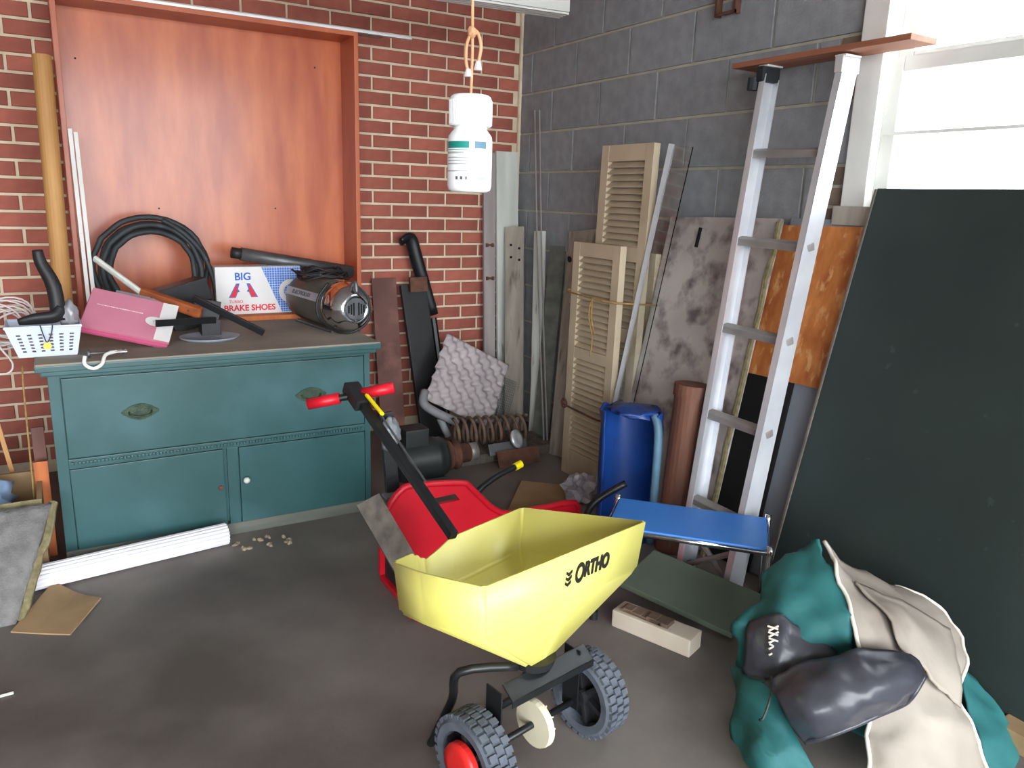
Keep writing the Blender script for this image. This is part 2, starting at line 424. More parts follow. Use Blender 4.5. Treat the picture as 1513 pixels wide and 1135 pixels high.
# ================================================================== WALL PANEL
PX0, PX1, PY, PZ0, PZ1 = -2.207, -.997, -.22, .716, 1.963
pn = E('plywood_panel', ((PX0+PX1)/2, -.1, PZ0), 'big varnished orange plywood panel with a deep frame against the brick wall', 'panel')
obj('backing', bx(PX0+.015, PX1-.015, -.03, -.012, PZ0+.01, PZ1-.01), m_ply, pn)
obj('frame_side', bx(PX0, PX0+.02, PY, -.012, PZ0, PZ1, .002), m_plyframe, pn)
obj('frame_side', bx(PX1-.02, PX1, PY, -.012, PZ0, PZ1, .002), m_plyframe, pn)
obj('frame_top', bx(PX0+.02, PX1-.02, PY, -.012, PZ1-.02, PZ1, .002), m_plyframe, pn)
obj('frame_bottom', bx(PX0+.02, PX1-.02, PY, -.012, PZ0, PZ0+.02, .002), m_plyframe, pn)
for u, v in ((111,86),(235,308),(407,308),(465,100)):
    q = onY(u, v, -.031); obj('nail_hole', lathe([(.004,0),(.004,.001)], Matrix.Translation(q) @ Matrix.Rotation(R(90),4,'X'), 8), m_dark, pn)
obj('metal_strip', bx(-1.95, -.731, -.215, -.185, PZ1, PZ1+.012, .002), m_alu, label='long thin white metal strip lying along the top of the plywood panel', cat='strip')
b = NB(); bx(-1.9, -.86, -.180, -.130, PZ1, PZ1+.004, bm=b); bx(-1.9, -.86, -.180, -.176, PZ1, PZ1+.014, bm=b); bx(-1.9, -.86, -.134, -.130, PZ1, PZ1+.014, bm=b)
obj('metal_channel', b, m_alud, label='shorter dull metal channel lying behind the strip on the plywood panel', cat='strip')

# ================================================================== CABINET
CX0, CX1, CYF, CYB, CZ = -2.335, -1.255, -1.02, -.235, .70
cb = E('green_cabinet', ((CX0+CX1)/2, -.63, 0), 'low teal painted wooden cabinet with one wide drawer above two doors', 'cabinet')
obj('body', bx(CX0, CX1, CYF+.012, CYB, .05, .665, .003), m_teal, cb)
obj('top', bx(CX0-.03, CX1+.03, CYF-.04, CYB, .680, CZ, .005), m_tealtop, cb)
b = NB()
bx(CX0-.032, CX1+.032, CYF-.043, CYB, .672, .694, .004, b); bx(CX0-.018, CX1+.018, CYF-.026, CYB, .655, .673, .005, b)
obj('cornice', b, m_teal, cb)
b = NB()
bx(CX0, CX0+.034, CYF, CYF+.02, .03, .657, .002, b); bx(CX1-.022, CX1, CYF, CYF+.02, .03, .657, .002, b)
bx(CX0+.034, CX1-.022, CYF, CYF+.02, .643, .657, .002, b); bx(CX0+.034, CX1-.022, CYF, CYF+.02, .338, .366, .002, b)
bx(-1.803, -1.764, CYF, CYF+.02, .04, .338, .002, b)
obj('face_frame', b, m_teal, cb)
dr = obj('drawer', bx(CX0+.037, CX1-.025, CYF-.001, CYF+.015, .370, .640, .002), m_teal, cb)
b = NB()
n = 90
for i in range(n):
    x = CX0+.04+(CX1-CX0-.07)*i/n; bx(x, x+.0085, CYF-.007, CYF+.002, .347, .357, .002, b)
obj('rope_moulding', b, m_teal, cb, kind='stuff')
for xx in (-2.075, -1.49):
    pl = NB(); poly = [(.055*math.cos(t)*(1+.08*math.cos(6*t)), .026*math.sin(t)*(1+.1*math.cos(4*t))) for t in [2*math.pi*i/36 for i in range(36)]]
    extr(poly, .004, FR((xx, CYF-.001, .508), (1,0,0), (0,0,1)), pl)
    pl = obj('pull_plate', pl, m_brass, dr)
    obj('bail', tube([(xx-.035,CYF-.006,.510),(xx-.03,CYF-.016,.500),(xx,CYF-.018,.494),(xx+.03,CYF-.016,.500),(xx+.035,CYF-.006,.510)], .003, 6, sm=4), m_brass, pl, True)
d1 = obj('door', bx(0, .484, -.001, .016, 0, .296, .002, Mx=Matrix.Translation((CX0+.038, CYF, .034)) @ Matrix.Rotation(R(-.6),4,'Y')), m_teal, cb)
obj('keyhole', lathe([(.010,0),(.008,.004),(.003,.005)], Matrix.Translation((-1.83,CYF-.001,.19)) @ Matrix.Rotation(R(90),4,'X'), 12), m_rust, d1)
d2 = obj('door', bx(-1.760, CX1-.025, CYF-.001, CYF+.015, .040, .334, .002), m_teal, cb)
obj('knob', lathe([(.004,0),(.004,.012),(.011,.016),(.012,.024),(.006,.030)], Matrix.Translation((-1.742,CYF,.212)) @ Matrix.Rotation(R(90),4,'X'), 14), m_whitewood, d2, True)
obj('plinth', bx(CX0, CX1, CYF-.004, CYB, .0, .045, .003), m_basebd, cb)

# ------------------------------------------------------------------ things on the cabinet (top z = .70)
def T(u, v): return onZ(u, v, CZ)
# tan tube
tube_o = tube([(-2.262,-.36,CZ), (-2.250,-.31,1.712)], .033, 20)
obj('cardboard_tube', tube_o, m_tan, smooth=False, label='tall tan cardboard tube standing on the cabinet against the brick wall', cat='tube')
# slotted white strips
for i, dx in enumerate((0, .036)):
    a = onY(128+dx*240, 440, -.28); a.z = CZ; t_ = onY(100+dx*240, 190+i*5, -.235)
    Mx = FR(a, t_-a, V((1,0,0))); Ls = (t_-a).length; b = NB(); n_ = 22
    for y0 in (0, .0095): bx(0, Ls, y0, y0+.0045, -.004, .004, bm=b, Mx=Mx)
    for j in range(n_+1): bx(max(0, Ls*j/n_-.017), min(Ls, Ls*j/n_+.017), .0044, .0096, -.0038, .0038, bm=b, Mx=Mx)
    obj('slotted_strip', b, m_white, label='narrow white slotted shelf strip leaning in the plywood panel', cat='shelf strip', group='slotted strips leaning in the panel')
# basket
bo = V((-2.325, -.865, CZ))
bk = E('plastic_basket', bo, 'small white plastic basket with rows of holes, holding a black nozzle', 'basket')
def basket_panel(p00, p10, p01, p11, nx, nz, nm):
    """flared side with real holes"""
    b = NB(); g = lambda s, t: (p00*(1-s)+p10*s)*(1-t)+(p01*(1-s)+p11*s)*t
    us = [0]; 
    for i in range(nx): us += [(i+.25+.1)/nx*.9+.05, (i+.75)/nx*.9+.05]
    us.append(1); ts = [0]
    for i in range(nz): ts += [.12+(i+.2)/nz*.68, .12+(i+.72)/nz*.68]
    ts.append(1)
    vv = [[b.verts.new(g(s, t)) for s in us] for t in ts]
    for j in range(len(ts)-1):
        for i in range(len(us)-1):
            if i % 2 == 1 and j % 2 == 1: continue
            b.faces.new((vv[j][i], vv[j][i+1], vv[j+1][i+1], vv[j+1][i]))
    return obj(nm, b, m_basket, bk, solid=.003)
bw, bd_, bh, fl = .165, .12, .10, .03
c0 = [bo+V(q) for q in ((-bw/2,-bd_/2,.003),(bw/2,-bd_/2,.003),(bw/2,bd_/2,.003),(-bw/2,bd_/2,.003))]
c1 = [bo+V(q) for q in ((-bw/2-fl,-bd_/2-fl*.7,bh),(bw/2+fl*.6,-bd_/2-fl*.7,bh),(bw/2+fl*.6,bd_/2+fl,bh),(-bw/2-fl,bd_/2+fl,bh))]
for i in range(4): basket_panel(c0[i], c0[(i+1)%4], c1[i], c1[(i+1)%4], 6, 6, 'side')
obj('bottom', bx(bo.x-bw/2, bo.x+bw/2, bo.y-bd_/2, bo.y+bd_/2, CZ, CZ+.004), m_basket, bk)
obj('rim', tube(c1, .005, 6, True), m_basket, bk)
nz = E('black_nozzle', bo+V((-.02,0,.09)), 'black plastic nozzle with an upright neck lying in the white basket', 'nozzle')
obj('foot', tube([bo+V((-.075,-.03,.112)), bo+V((-.03,-.03,.12)), bo+V((.03,-.02,.125)), bo+V((.05,-.01,.15))], [.012,.022,.026,.024], 12, sm=4, flat=.75), m_blackpl, nz, True)
obj('neck', tube([bo+V((.04,-.005,.11)), bo+V((.035,.0,.22)), bo+V((.005,.01,.30)), bo+V((.0,.01,.34))], [.024,.024,.019,.016], 12, sm=4), m_blackpl, nz, True)
obj('crumpled_sleeve', blob(bo+V((.07,.0,.125)), (.03,.03,.045), 3, .5), m_silver, label='crumpled grey plastic sleeve stuffed in the white basket', cat='plastic sleeve', smooth=True)
tg = E('yellow_tag', bo+V((.0,-.09,.04)), 'small yellow tag hanging on a black cord over the basket front', 'tag')
q = bo+V((.0,-.088,.0))
obj('cord', tube([q+V((-.015,-.0,.108)), q+V((-.008,-.004,.075)), q+V((.0,-.004,.052)), q+V((.014,-.004,.078)), q+V((.02,0,.108))], .0018, 6, sm=4), m_black, tg)
obj('disc', lathe([(.012,0),(.012,.003)], Matrix.Translation(q+V((0,.004,.038))) @ Matrix.Rotation(R(80),4,'X'), 14), m_yel2, tg)
# white cord coil beyond the basket
b = NB()
for i in range(9):
    c_ = V((-2.445+random.uniform(-.015,.015), -.72+random.uniform(-.03,.03), CZ+.06+i*.006)); rr = .07+random.uniform(-.015,.02); ti = random.uniform(-.5,.5)
    tube([c_+V((rr*math.cos(a), rr*.7*math.sin(a), rr*math.sin(a+ti)*.75)) for a in [2*math.pi*j/20 for j in range(20)]], .0035, 6, True, b)
tube([(-2.50,-.79,CZ+.10),(-2.46,-.83,CZ+.02),(-2.43,-.86,CZ-.03),(-2.45,-.87,CZ-.06),(-2.52,-.86,CZ-.05)], .0035, 6, bm=b, sm=5)
obj('white_cord_coil', b, m_cord, smooth=True, label='loose coil of white cord heaped at the cabinet corner beside the basket', cat='cord')
# pink box leaning
A_, B_, C_ = atD(131,425,2.96), atD(265,482,2.86), atD(114,480,2.90)
A_ = onY(131,425,-.62); B_ = onY(262,478,-.80); C_ = onY(117,478,-.80)
pk = E('pink_box', onY(190,500,-.8), 'flat pink box with an oval white label tipped over on the cabinet', 'box')
bl = onY(117,480,-.84); br = onY(250,512,-.90); br.z = CZ+.016; tl = onY(135,424,-.70)
Mx = FR(bl, br-bl, tl-bl); W = (br-bl).length; H = (Mx.inverted() @ tl).y
obj('lid', box(NB(), (W/2,H/2,-.006), (W,H,.012), Mx, .002), m_pink, pk)
obj('tray', box(NB(), (W/2-.004,H/2-.012,-.018), (W,H,.011), Mx, .002), m_pinkd, pk)
obj('white_end', box(NB(), (W-.026,H/2,.0008), (.052,H*.98,.0012), Mx), m_wcard, pk)
ov = extr([(.032*math.cos(t), .022*math.sin(t)) for t in [2*math.pi*i/28 for i in range(28)]], .0012, Mx @ Matrix.Translation((W-.062,H*.45,.0014)))
ov = obj('oval_label', ov, m_wcard, pk)
b = NB()
for i in range(4): box(b, (W-.066+i*.005,H*.45+(i%2)*.006,.003), (.003,.010,.0006), Mx)
obj('label_mark', b, m_greyink, ov)
b = NB(); random.seed(3); x = .03
while x < W*.62:
    l_ = random.uniform(.002,.006); box(b, (x+l_/2, H*.60, .0006), (l_, random.uniform(.002,.0045), .0006), Mx); x += l_+.0015
obj('script_line', b, m_wcard, pk)
b = NB(); box(b, (W*.62,H+.012,-.02), (W*.75,.03,.008), Mx)
obj('grey_booklet', b, m_silver, label='thin silver-grey booklet sticking out behind the pink box', cat='booklet')
# white hook with metal rod, below the pink box
q = T(150, 512)
hk = E('white_hook', q, 'small white plastic hook hanging over the cabinet front edge', 'hook')
p0 = onZ(128,512,CZ+.01); p0.y = CYF-.01
obj('hook', tube([V((-2.225,-1.075,CZ+.022)), V((-2.228,-1.078,CZ-.004)), V((-2.205,-1.08,CZ-.02)), V((-2.18,-1.078,CZ-.008)), V((-2.165,-1.05,CZ+.016)), V((-2.13,-1.02,CZ+.02))], .006, 8, sm=5), m_white, hk, True)
obj('paper_tab', box(NB(), (-2.125,-1.02,CZ+.02), (.05,.035,.003), Matrix.Rotation(0,4,'Z')), m_wcard, hk)
rod = lathe([(.014,0),(.014,.006),(.004,.008),(.004,.10),(.01,.102),(.01,.11)], FR((-2.215,-1.0,CZ+.0145), (0,0,1), (0,-1,0)), 14)
obj('metal_rod', rod, m_steel, label='short steel rod with a round head lying under the pink box', cat='rod')
# hose coil
hc = V((-1.925, -.27, CZ+.215)); b = NB()
for i in range(5):
    rr = .215-.016*(i % 3)-.01*i; yy = hc.y-.012*i+.02
    tube([V((hc.x+rr*math.cos(a)*1.02+random.uniform(-.004,.004), yy-.012*math.sin(a*2+i), max(hc.z+rr*math.sin(a), CZ+.012))) for a in [2*math.pi*j/40 for j in range(40)]], .0115, 8, True, b)
tube([V((hc.x+.05,hc.y,hc.z+.205)), V((hc.x+.13,hc.y-.02,hc.z+.15)), V((hc.x+.2,hc.y-.03,hc.z+.06)), V((hc.x+.235,hc.y-.03,hc.z-.06)), V((hc.x+.24,hc.y-.04,CZ+.012))], .010, 8, bm=b, sm=5)
obj('hose_coil', b, m_hose, smooth=True, label='black rubber hose coiled and propped on edge against the plywood panel', cat='hose')
# black box, wooden tool, bars
Mb = Matrix.Translation((-1.86,-.50,CZ+.135)) @ Matrix.Rotation(R(-14),4,'Y') @ Matrix.Rotation(R(12),4,'Z')
bb = E('black_case', (-1.86,-.5,CZ), 'shiny black rectangular case behind the wooden handled tool', 'case')
obj('shell', box(NB(), (0,0,0), (.21,.13,.09), Mb, .006), m_black, bb); obj('base', box(NB(), (0.01,0,-.09), (.17,.11,.09), Mb, .004), m_blackpl, bb)
wt = E('wooden_handled_tool', (-1.95,-.72,CZ), 'old tool with a riveted brown wooden handle and whitish metal shaft', 'tool')
a0, a1, a2 = onY(140,382,-.58), onY(208,432,-.68), onY(298,463,-.78)
obj('shaft', tube([a0, a1], .016, 8, flat=.6), m_whitewood, wt)
Mh = FR(a1, a2-a1, (0,-.3,1)); Lh = (a2-a1).length
hd = obj('handle', box(NB(), (Lh/2,0,0), (Lh,.042,.026), Mh, .009), m_woodh, wt)
for t in (.2,.5,.8): obj('rivet', lathe([(.005,0),(.004,.003)], Mh @ Matrix.Translation((Lh*t,0,.0125)), 10), m_rust, hd)
c0_, c1_ = onY(285,440,-.70), onZ(390,492,CZ+.012)
Mh = FR(c0_, c1_-c0_, (0,-.2,1)); Lh = (c1_-c0_).length
br_ = E('black_bracket', c1_, 'bent flat black metal bracket with a long arm reaching over the cabinet top', 'bracket')
obj('long_arm', box(NB(), (Lh/2,0,0), (Lh,.026,.012), Mh, .002), m_black, br_)
d0, d1_ = onY(231,478,-.91), onY(318,473,-.74)
Mh = FR(d0, d1_-d0, (0,0,1)); Lh = (d1_-d0).length
obj('short_arm', box(NB(), (Lh/2,0,0), (Lh,.024,.010), Mh, .002), m_black, br_)
obj('cross_plate', slab(onY(283,475,-.72), onY(322,482,-.74), onY(288,440,-.70), .02), m_blackpl, br_)
obj('base_block', bx(d1_.x-.05, d1_.x+.02, -.74, -.66, CZ, d1_.z, .004), m_blackpl, br_)
# grey disc of glass / rag
obj('grey_dish', lathe([(.001,0),(.085,.0),(.10,.012),(.094,.012),(.08,.006),(.001,.006)], Matrix.Translation((-1.80,-.78,CZ)) @ Matrix.Diagonal((1.1,1,1,1)), 32, cap=False), m_greysheet, smooth=True, label='shallow grey dish lying on the dusty cabinet top', cat='dish')
# brake shoe box
X0, X1, YF, ZB, ZT = -1.69, -1.325, -.335, CZ+.021, .925
obj('wood_plank', bx(-1.62, -1.20, -.40, -.225, CZ, CZ+.02, .002), m_orwood, label='flat orange wooden board lying under the white and blue carton', cat='board')
bs = E('carton', ((X0+X1)/2, YF+.06, ZB), 'white and blue brake shoe carton with red lettering beside the vacuum cleaner', 'carton')
obj('box', bx(X0, X1, YF, YF+.11, ZB, ZT, .002), m_wcard, bs)
obj('top_flap', bx(X0+.001, X1-.001, YF+.001, YF+.109, ZT, ZT+.002), m_wcard, bs)
FM = FR((X0, YF-.0008, ZB), (1,0,0), (0,0,1)); W, H = X1-X0, ZT-ZB
gp = obj('blue_grid', extr([(W*.53,H), (W,H), (W,.004), (W*.76,.004)], .0006, FM), m_grid, bs)
b = NB()
for i in range(1, 18):
    x = W*.53+i*.011
    if x < W: 
        y0 = max(.004, H-(x-W*.53)/(W*.23)*(H-.004)) if x < W*.76 else .004
        bx(x, x+.0015, y0, H, .0007, .0010, bm=b, Mx=FM)
for j in range(1, 20):
    y = j*.0105; xs = W*.53+(W*.23)*(1-(y-.004)/(H-.004))
    bx(xs, W, y, y+.0015, .0007, .0010, bm=b, Mx=FM)
obj('grid_line', b, m_wcard, gp, kind='stuff')
ring = NB(); k = 24
for r0, r1, a0_, a1_ in ((.030,.052,R(60),R(300)),):
    vv = [[ring.verts.new(FM @ V((W*.87+r*math.cos(a0_+(a1_-a0_)*i/k), H*.47+r*math.sin(a0_+(a1_-a0_)*i/k), .0014))) for r in (r0, r1)] for i in range(k+1)]
    for i in range(k): ring.faces.new((vv[i][0], vv[i+1][0], vv[i+1][1], vv[i][1]))
obj('shoe_emblem', ring, m_wcard, gp)
text('lettering_big', 'BIG', .045, FM @ Matrix.Translation((W*.31,H*.80,.001)), m_blueink, bs, off=.001)
lg = NB()
extr([(W*.14,H*.36),(W*.22,H*.36),(W*.245,H*.47),(W*.27,H*.49),(W*.25,H*.54),(W*.27,H*.66),(W*.23,H*.66)], .0006, FM, lg)
extr([(W*.48,H*.36),(W*.40,H*.36),(W*.375,H*.47),(W*.35,H*.49),(W*.37,H*.54),(W*.35,H*.66),(W*.39,H*.66)], .0006, FM, lg)
lg = obj('logo_outline', lg, m_blueink, bs, kind='stuff')
lr = NB()
extr([(W*.155,H*.37),(W*.215,H*.37),(W*.24,H*.48),(W*.245,H*.63),(W*.235,H*.645)], .0006, FM @ Matrix.Translation((0,0,.0008)), lr)
extr([(W*.465,H*.37),(W*.405,H*.37),(W*.38,H*.48),(W*.375,H*.63),(W*.385,H*.645)], .0006, FM @ Matrix.Translation((0,0,.0008)), lr)
obj('logo_red', lr, m_redink, lg, kind='stuff')
text('lettering_turbo', 'TURBO', .018, FM @ Matrix.Translation((W*.22,H*.27,.001)), m_redink, bs)
text('lettering_brake_shoes', 'BRAKE SHOES', .036, FM @ Matrix.Translation((W*.38,H*.13,.001)), m_redink, bs, sx=.98, off=.001)
# grey wand
a0, a1 = onY(342,373,-.26), onY(520,402,-.24)
wd = E('vacuum_wand', (a0+a1)/2, 'dark grey plastic vacuum wand lying behind the carton', 'wand')
obj('pipe', tube([a0+(a1-a0)*.07, a1], .029, 16), m_steel, wd, True)
obj('collar', tube([a0, a0+(a1-a0)*.09], .024, 16), m_blackpl, wd, True)
# canister vacuum
v0, v1 = V((-1.335,-.43,CZ+.105)), V((-1.262,-.89,CZ+.100))
vc = E('canister_vacuum', (v0+v1)/2-V((0,0,.1)), 'old brown canister vacuum cleaner with chrome end on the cabinet corner', 'vacuum cleaner')
ax = (v1-v0).normalized(); MV = FR(v0, ax.cross(V((0,0,1))), V((0,0,1)))   # local z = -axis?
zdir = (MV.to_3x3() @ V((0,0,1)))
if zdir.dot(ax) < 0: MV = FR(v0, -ax.cross(V((0,0,1))), V((0,0,1)))
Lv = (v1-v0).length
obj('body', lathe([(.07,0),(.094,.015),(.097,.05),(.097,Lv-.12)], MV, 32), m_vac, vc, True)
ce = obj('chrome_end', lathe([(.098,Lv-.12),(.100,Lv-.10),(.100,Lv-.07),(.092,Lv-.055),(.094,Lv-.045),(.086,Lv-.02),(.070,Lv-.008),(.064,Lv),(.05,Lv+.006),(.045,Lv)], MV, 32), m_chrome, vc, True)
obj('grille', lathe([(.044,Lv-.002),(.043,Lv+.004)], MV, 24), m_steel, ce)
b = NB()
for i in range(-3, 4): 
    if i: bx(i*.011-.003, i*.011+.003, -.03+abs(i)*.005, .03-abs(i)*.005, Lv+.0035, Lv+.0055, bm=b, Mx=MV)
obj('vent_slots', b, m_dark, ce)
# side strip with name: on the side facing the camera
side = MV.to_3x3() @ V((1,0,0)); sgn = 1 if (CAM-v0).dot(side) > 0 else -1
nrm = (side*sgn*.93+V((0,0,.36))).normalized()
SM = FR(v0+nrm*.0975+ax*(Lv*.36), ax, nrm.cross(ax))
stp = obj('name_strip', box(NB(), (0,0,0), (Lv*.62,.034,.004), SM, .001), m_silver, vc)
text('lettering_vacuum', 'ELECTROLUX', .024, SM @ Matrix.Translation((0,0,.0022)), m_ink, stp, sx=1.15)
hdl = obj('clasp', tube([v1-ax*.03+V((0,0,.095)), v1-ax*.01+V((0,-.01,.112)), v1+ax*.01+V((0,0,.07))], .008, 8, sm=4), m_steel, vc, True)
for s_ in (-1, 1): obj('runner', tube([v0+V((s_*.06,0,-.098))+ax*.05, v0+V((s_*.06,0,-.098))+ax*(Lv-.08)], .006, 6), m_steel, vc)
b = NB(); random.seed(11)
for i in range(9):
    c_ = (v0+ax*(Lv*.42))+V((random.uniform(-.02,.02),random.uniform(-.02,.02),.105+i*.004)); rr = .075+random.uniform(-.02,.015)
    tube([c_+V((rr*math.cos(a)*1.25, rr*math.sin(a)*.8, .01*math.sin(3*a+i))) for a in [2*math.pi*j/22 for j in range(22)]], .004, 6, True, b)
tube([v1-ax*.12+V((-.06,-.02,.10)), v1-ax*.13+V((-.105,-.03,.03)), v1-ax*.12+V((-.10,-.04,-.05)), v1-ax*.04+V((-.05,-.07,-.085)), v1+V((.03,-.05,-.04)), v1+V((.04,-.03,.05)), v1+V((0,-.0,.10))], .005, 6, bm=b, sm=6)
obj('power_cord', b, m_blackpl, vc, True)

# ================================================================== LEFT OF THE CABINET
cbx = E('cardboard_box', (-2.65,-.93,0), 'open brown cardboard box by the brick wall holding a pale blue bag', 'box')
b = NB(); bx(-2.95, -2.385, -1.10, -1.085, 0, .27, bm=b); bx(-2.95, -2.385, -.79, -.775, 0, .27, bm=b); bx(-2.40, -2.385, -1.085, -.79, 0, .27, bm=b); bx(-2.95, -2.935, -1.085, -.79, 0, .27, bm=b); bx(-2.935, -2.40, -1.085, -.79, .0, .012, bm=b)
obj('walls', b, m_card, cbx)
obj('flap', slab((-2.95,-1.12,.235), (-2.385,-1.12,.235), (-2.95,-1.10,.275), .006), m_fray, cbx)
obj('blue_bag', blob((-2.65,-.94,.225), (.19,.105,.095), 5, .3, 2.5, zmin=.013), m_bluebag, smooth=True, label='pale blue plastic bag bulging out of the brown cardboard box', cat='bag')
# carpet mat leaning on the box
br, tr = onZ(24,922,0), onY(76,745,-1.135)
bl = V((-3.0, br.y-.02, 0)); tl = V((-3.0, tr.y, tr.z))
b = NB(); n, mm = 10, 8
front = [[(bl.lerp(br, i/n)).lerp(tl.lerp(tr, i/n), j/mm)+V((0, -.02*math.sin(math.pi*j/mm), 0)) for i in range(n+1)] for j in range(mm+1)]
cm = E('carpet_mat', (-2.7,-1.3,0), 'grey carpet covered mat with frayed edge leaning on the cardboard box', 'mat')
obj('pile', sheet(front, 2, .004, 30), m_carpet, cm, smooth=True, solid=.02)
ed = [(br.lerp(tr, j/14))+V((.008+random.uniform(-.006,.006), -.02*math.sin(math.pi*j/14)+.012, 0)) for j in range(15)]
obj('frayed_edge', tube(ed, .014, 8, sm=2), m_fray, cm)
obj('orange_wood_strip', slab((-2.405,-.93,0), (-2.362,-.93,0), (-2.405,-.90,.335), .016), m_orwood, label='short orange wooden strip standing against the cabinet side', cat='strip')
obj('dark_wood_strip', slab((-2.40,-.86,0), (-2.362,-.86,0), (-2.402,-.84,.44), .012), m_rustpl, label='dark brown wooden strip standing behind the orange strip', cat='strip')
obj('hanging_cord', tube([(-2.415,-.95,.0),(-2.41,-.94,.3),(-2.405,-.92,.62),(-2.40,-.88,CZ-.03)], .003, 6, sm=5), m_twine, label='thin pale cord hanging down beside the cabinet side', cat='cord')
obj('thin_stick', slab((-2.445,-.755,0), (-2.43,-.755,0), (-2.52,-.70,.50), .008), m_tan, label='thin wooden stick leaning on the brick wall behind the blue bag', cat='stick')
obj('blue_rag', blob((-2.43,-.99,.07), (.03,.03,.07), 8, .5, zmin=0), m_bluebag, smooth=True, label='pale blue rag hanging between mat and orange wood strip', cat='rag')
# pleated white roll
a0, a1 = V((-2.52,-1.185,.040)), V((-1.832,-1.092,.040)); d_ = a1-a0
Mr = FR(a0, V((0,0,1)), d_.cross(V((0,0,1)))) 
if (Mr.to_3x3() @ V((0,0,1))).dot(d_) < 0: Mr = FR(a0, V((0,0,1)), -d_.cross(V((0,0,1))))
b = NB(); seg = 72; rings = []
for z in (0, d_.length*.5, d_.length):
    rings.append([b.verts.new(Mr @ V(((.039 if j % 4 < 2 else .034)*math.cos(2*math.pi*j/seg), (.039 if j % 4 < 2 else .034)*math.sin(2*math.pi*j/seg), z))) for j in range(seg)])
for p_, q_ in zip(rings, rings[1:]):
    for j in range(seg): b.faces.new((p_[j], p_[(j+1)%seg], q_[(j+1)%seg], q_[j]))
b.faces.new(rings[0]); b.faces.new(rings[-1])
obj('pleated_roll', b, m_roll, label='long white pleated roll lying on the floor before the cabinet', cat='roll')
obj('floor_lath', slab((-2.42,-1.085,.012), (-2.08,-1.045,.012), (-2.42,-1.06,.02), .01), m_rustpl, label='thin brown lath lying between the white roll and the cabinet', cat='lath')
q = [onZ(80,866), onZ(150,890), onZ(104,940), onZ(16,936)]
ct = [[q[3].lerp(q[0], s)+V((0,0,.004+.012*s)) for s in (0,.5,1)], [q[3].lerp(q[2], .5).lerp(q[0].lerp(q[1], .5), s)+V((0,0,.003)) for s in (0,.5,1)], [q[2].lerp(q[1], s)+V((0,0,.004+.01*s)) for s in (0,.5,1)]]
obj('cardboard_sheet', sheet(ct, 4), m_card, solid=.004, label='flat torn piece of brown cardboard on the concrete by the mat', cat='cardboard')
random.seed(5)
for i in range(16):
    u = random.uniform(345, 430); q = onZ(u, 808-(u-345)*.12+random.uniform(-8,8), 0)
    obj('rubble_chip', blob(q+V((0,0,.005)), (.012*random.uniform(.5,1.3), .010, .007), i, .6, sub=1), m_debris, label='small pale chip of rubble on the floor at the cabinet base', cat='rubble', group='rubble chips at the cabinet base')
obj('white_splinter', slab(onZ(0,1030,.004), onZ(20,1026,.004), onZ(0,1027,.006), .003, bev=0), m_white, label='short white splinter lying alone on the concrete floor', cat='splinter')

# ================================================================== CORNER: boards, plate, bumper parts
q0, q1 = onY(551,412,-.05), onY(582,412,-.05)
obj('rusty_plate', slab((q0.x,-.16,0), (q0.x+.135,-.16,0), (q0.x,-.03,q0.z), .006), m_rustpl, label='tall rusty brown metal plate leaning on the bricks beside the cabinet', cat='plate')
for dx in (.035, .085): pass
gp_ = E('hinged_board', (-.2,-.1,0), 'narrow grey-pink board with two dark hinges in the wall corner', 'board')
g0 = slab((-.245,-.13,0), (-.175,-.13,0), (-.235,-.03,1.49), .018); obj('board', g0, m_greywood, gp_)
for zz in (1.0, .82):
    q = V((-.205,-.13+.1*zz/1.49-.003,zz)); b = NB(); box(b, q, (.045,.006,.012)); box(b, q+V((-.018,-.003,0)), (.012,.01,.02)); box(b, q+V((.018,-.003,0)), (.012,.01,.02)); obj('hinge', b, m_rust, gp_)
obj('white_board', slab((-.165,-.15,0), (-.03,-.15,0), (-.163,-.04,1.50), .02), m_whitewood, label='tall white painted board with chipped edge standing in the wall corner', cat='board')
b0 = slab((-.20,-.28,0), (-.13,-.36,0), (-.13,-.10,1.10), .022); kb = E('knotted_board', (-.15,-.3,0), 'grey-white board with four dark nail holes leaning in the corner', 'board'); obj('board', b0, m_dirtywood, kb)
for u, v in ((755,362),(767,367),(755,380),(767,384)):
    q = onX(u, v, -.12); obj('nail_hole', lathe([(.006,-.004),(.006,.004)], Matrix.Translation(q) @ Matrix.Rotation(R(90),4,'Y'), 8), m_dark, kb)
obj('round_edged_board', tube([(-.10,-.43,.0),(-.085,-.41,.3),(-.05,-.33,1.09)], .033, 12, flat=.5), m_whitewood, label='worn white round-edged board leaning beside the nail-holed board', cat='board')
obj('dark_plank', slab((-.16,-.50,0), (-.12,-.58,0), (-.04,-.42,1.02), .02), m_basebd, label='dark narrow plank leaning behind the round-edged white board', cat='plank')
for i, (u0, u1) in enumerate(((790,804),(797,809))):
    t_ = onX(u0, 163, -.012); e = onZ(u1, 664)
    obj('metal_rod', tube([e, e.lerp(t_, .5)+V((-.008,0,0)), t_], .0045, 6, sm=4), m_alud, label='thin pale metal rod leaning against the block wall near the corner', cat='rod', group='thin rods leaning near the corner')
kn = E('knot_board', (-.2,-.75,0), 'grey board with one dark knot leaning behind the louvred shutters', 'board')
obj('board', slab((-.20,-.73,0), (-.20,-.94,0), (-.05,-.60,1.10), .02), m_dirtywood, kn)
obj('knot', lathe([(.016,-.002),(.014,.002)], Matrix.Translation((-.085,-.665,.97)) @ Matrix.Rotation(R(82),4,'Y'), 14), m_dark, kn)
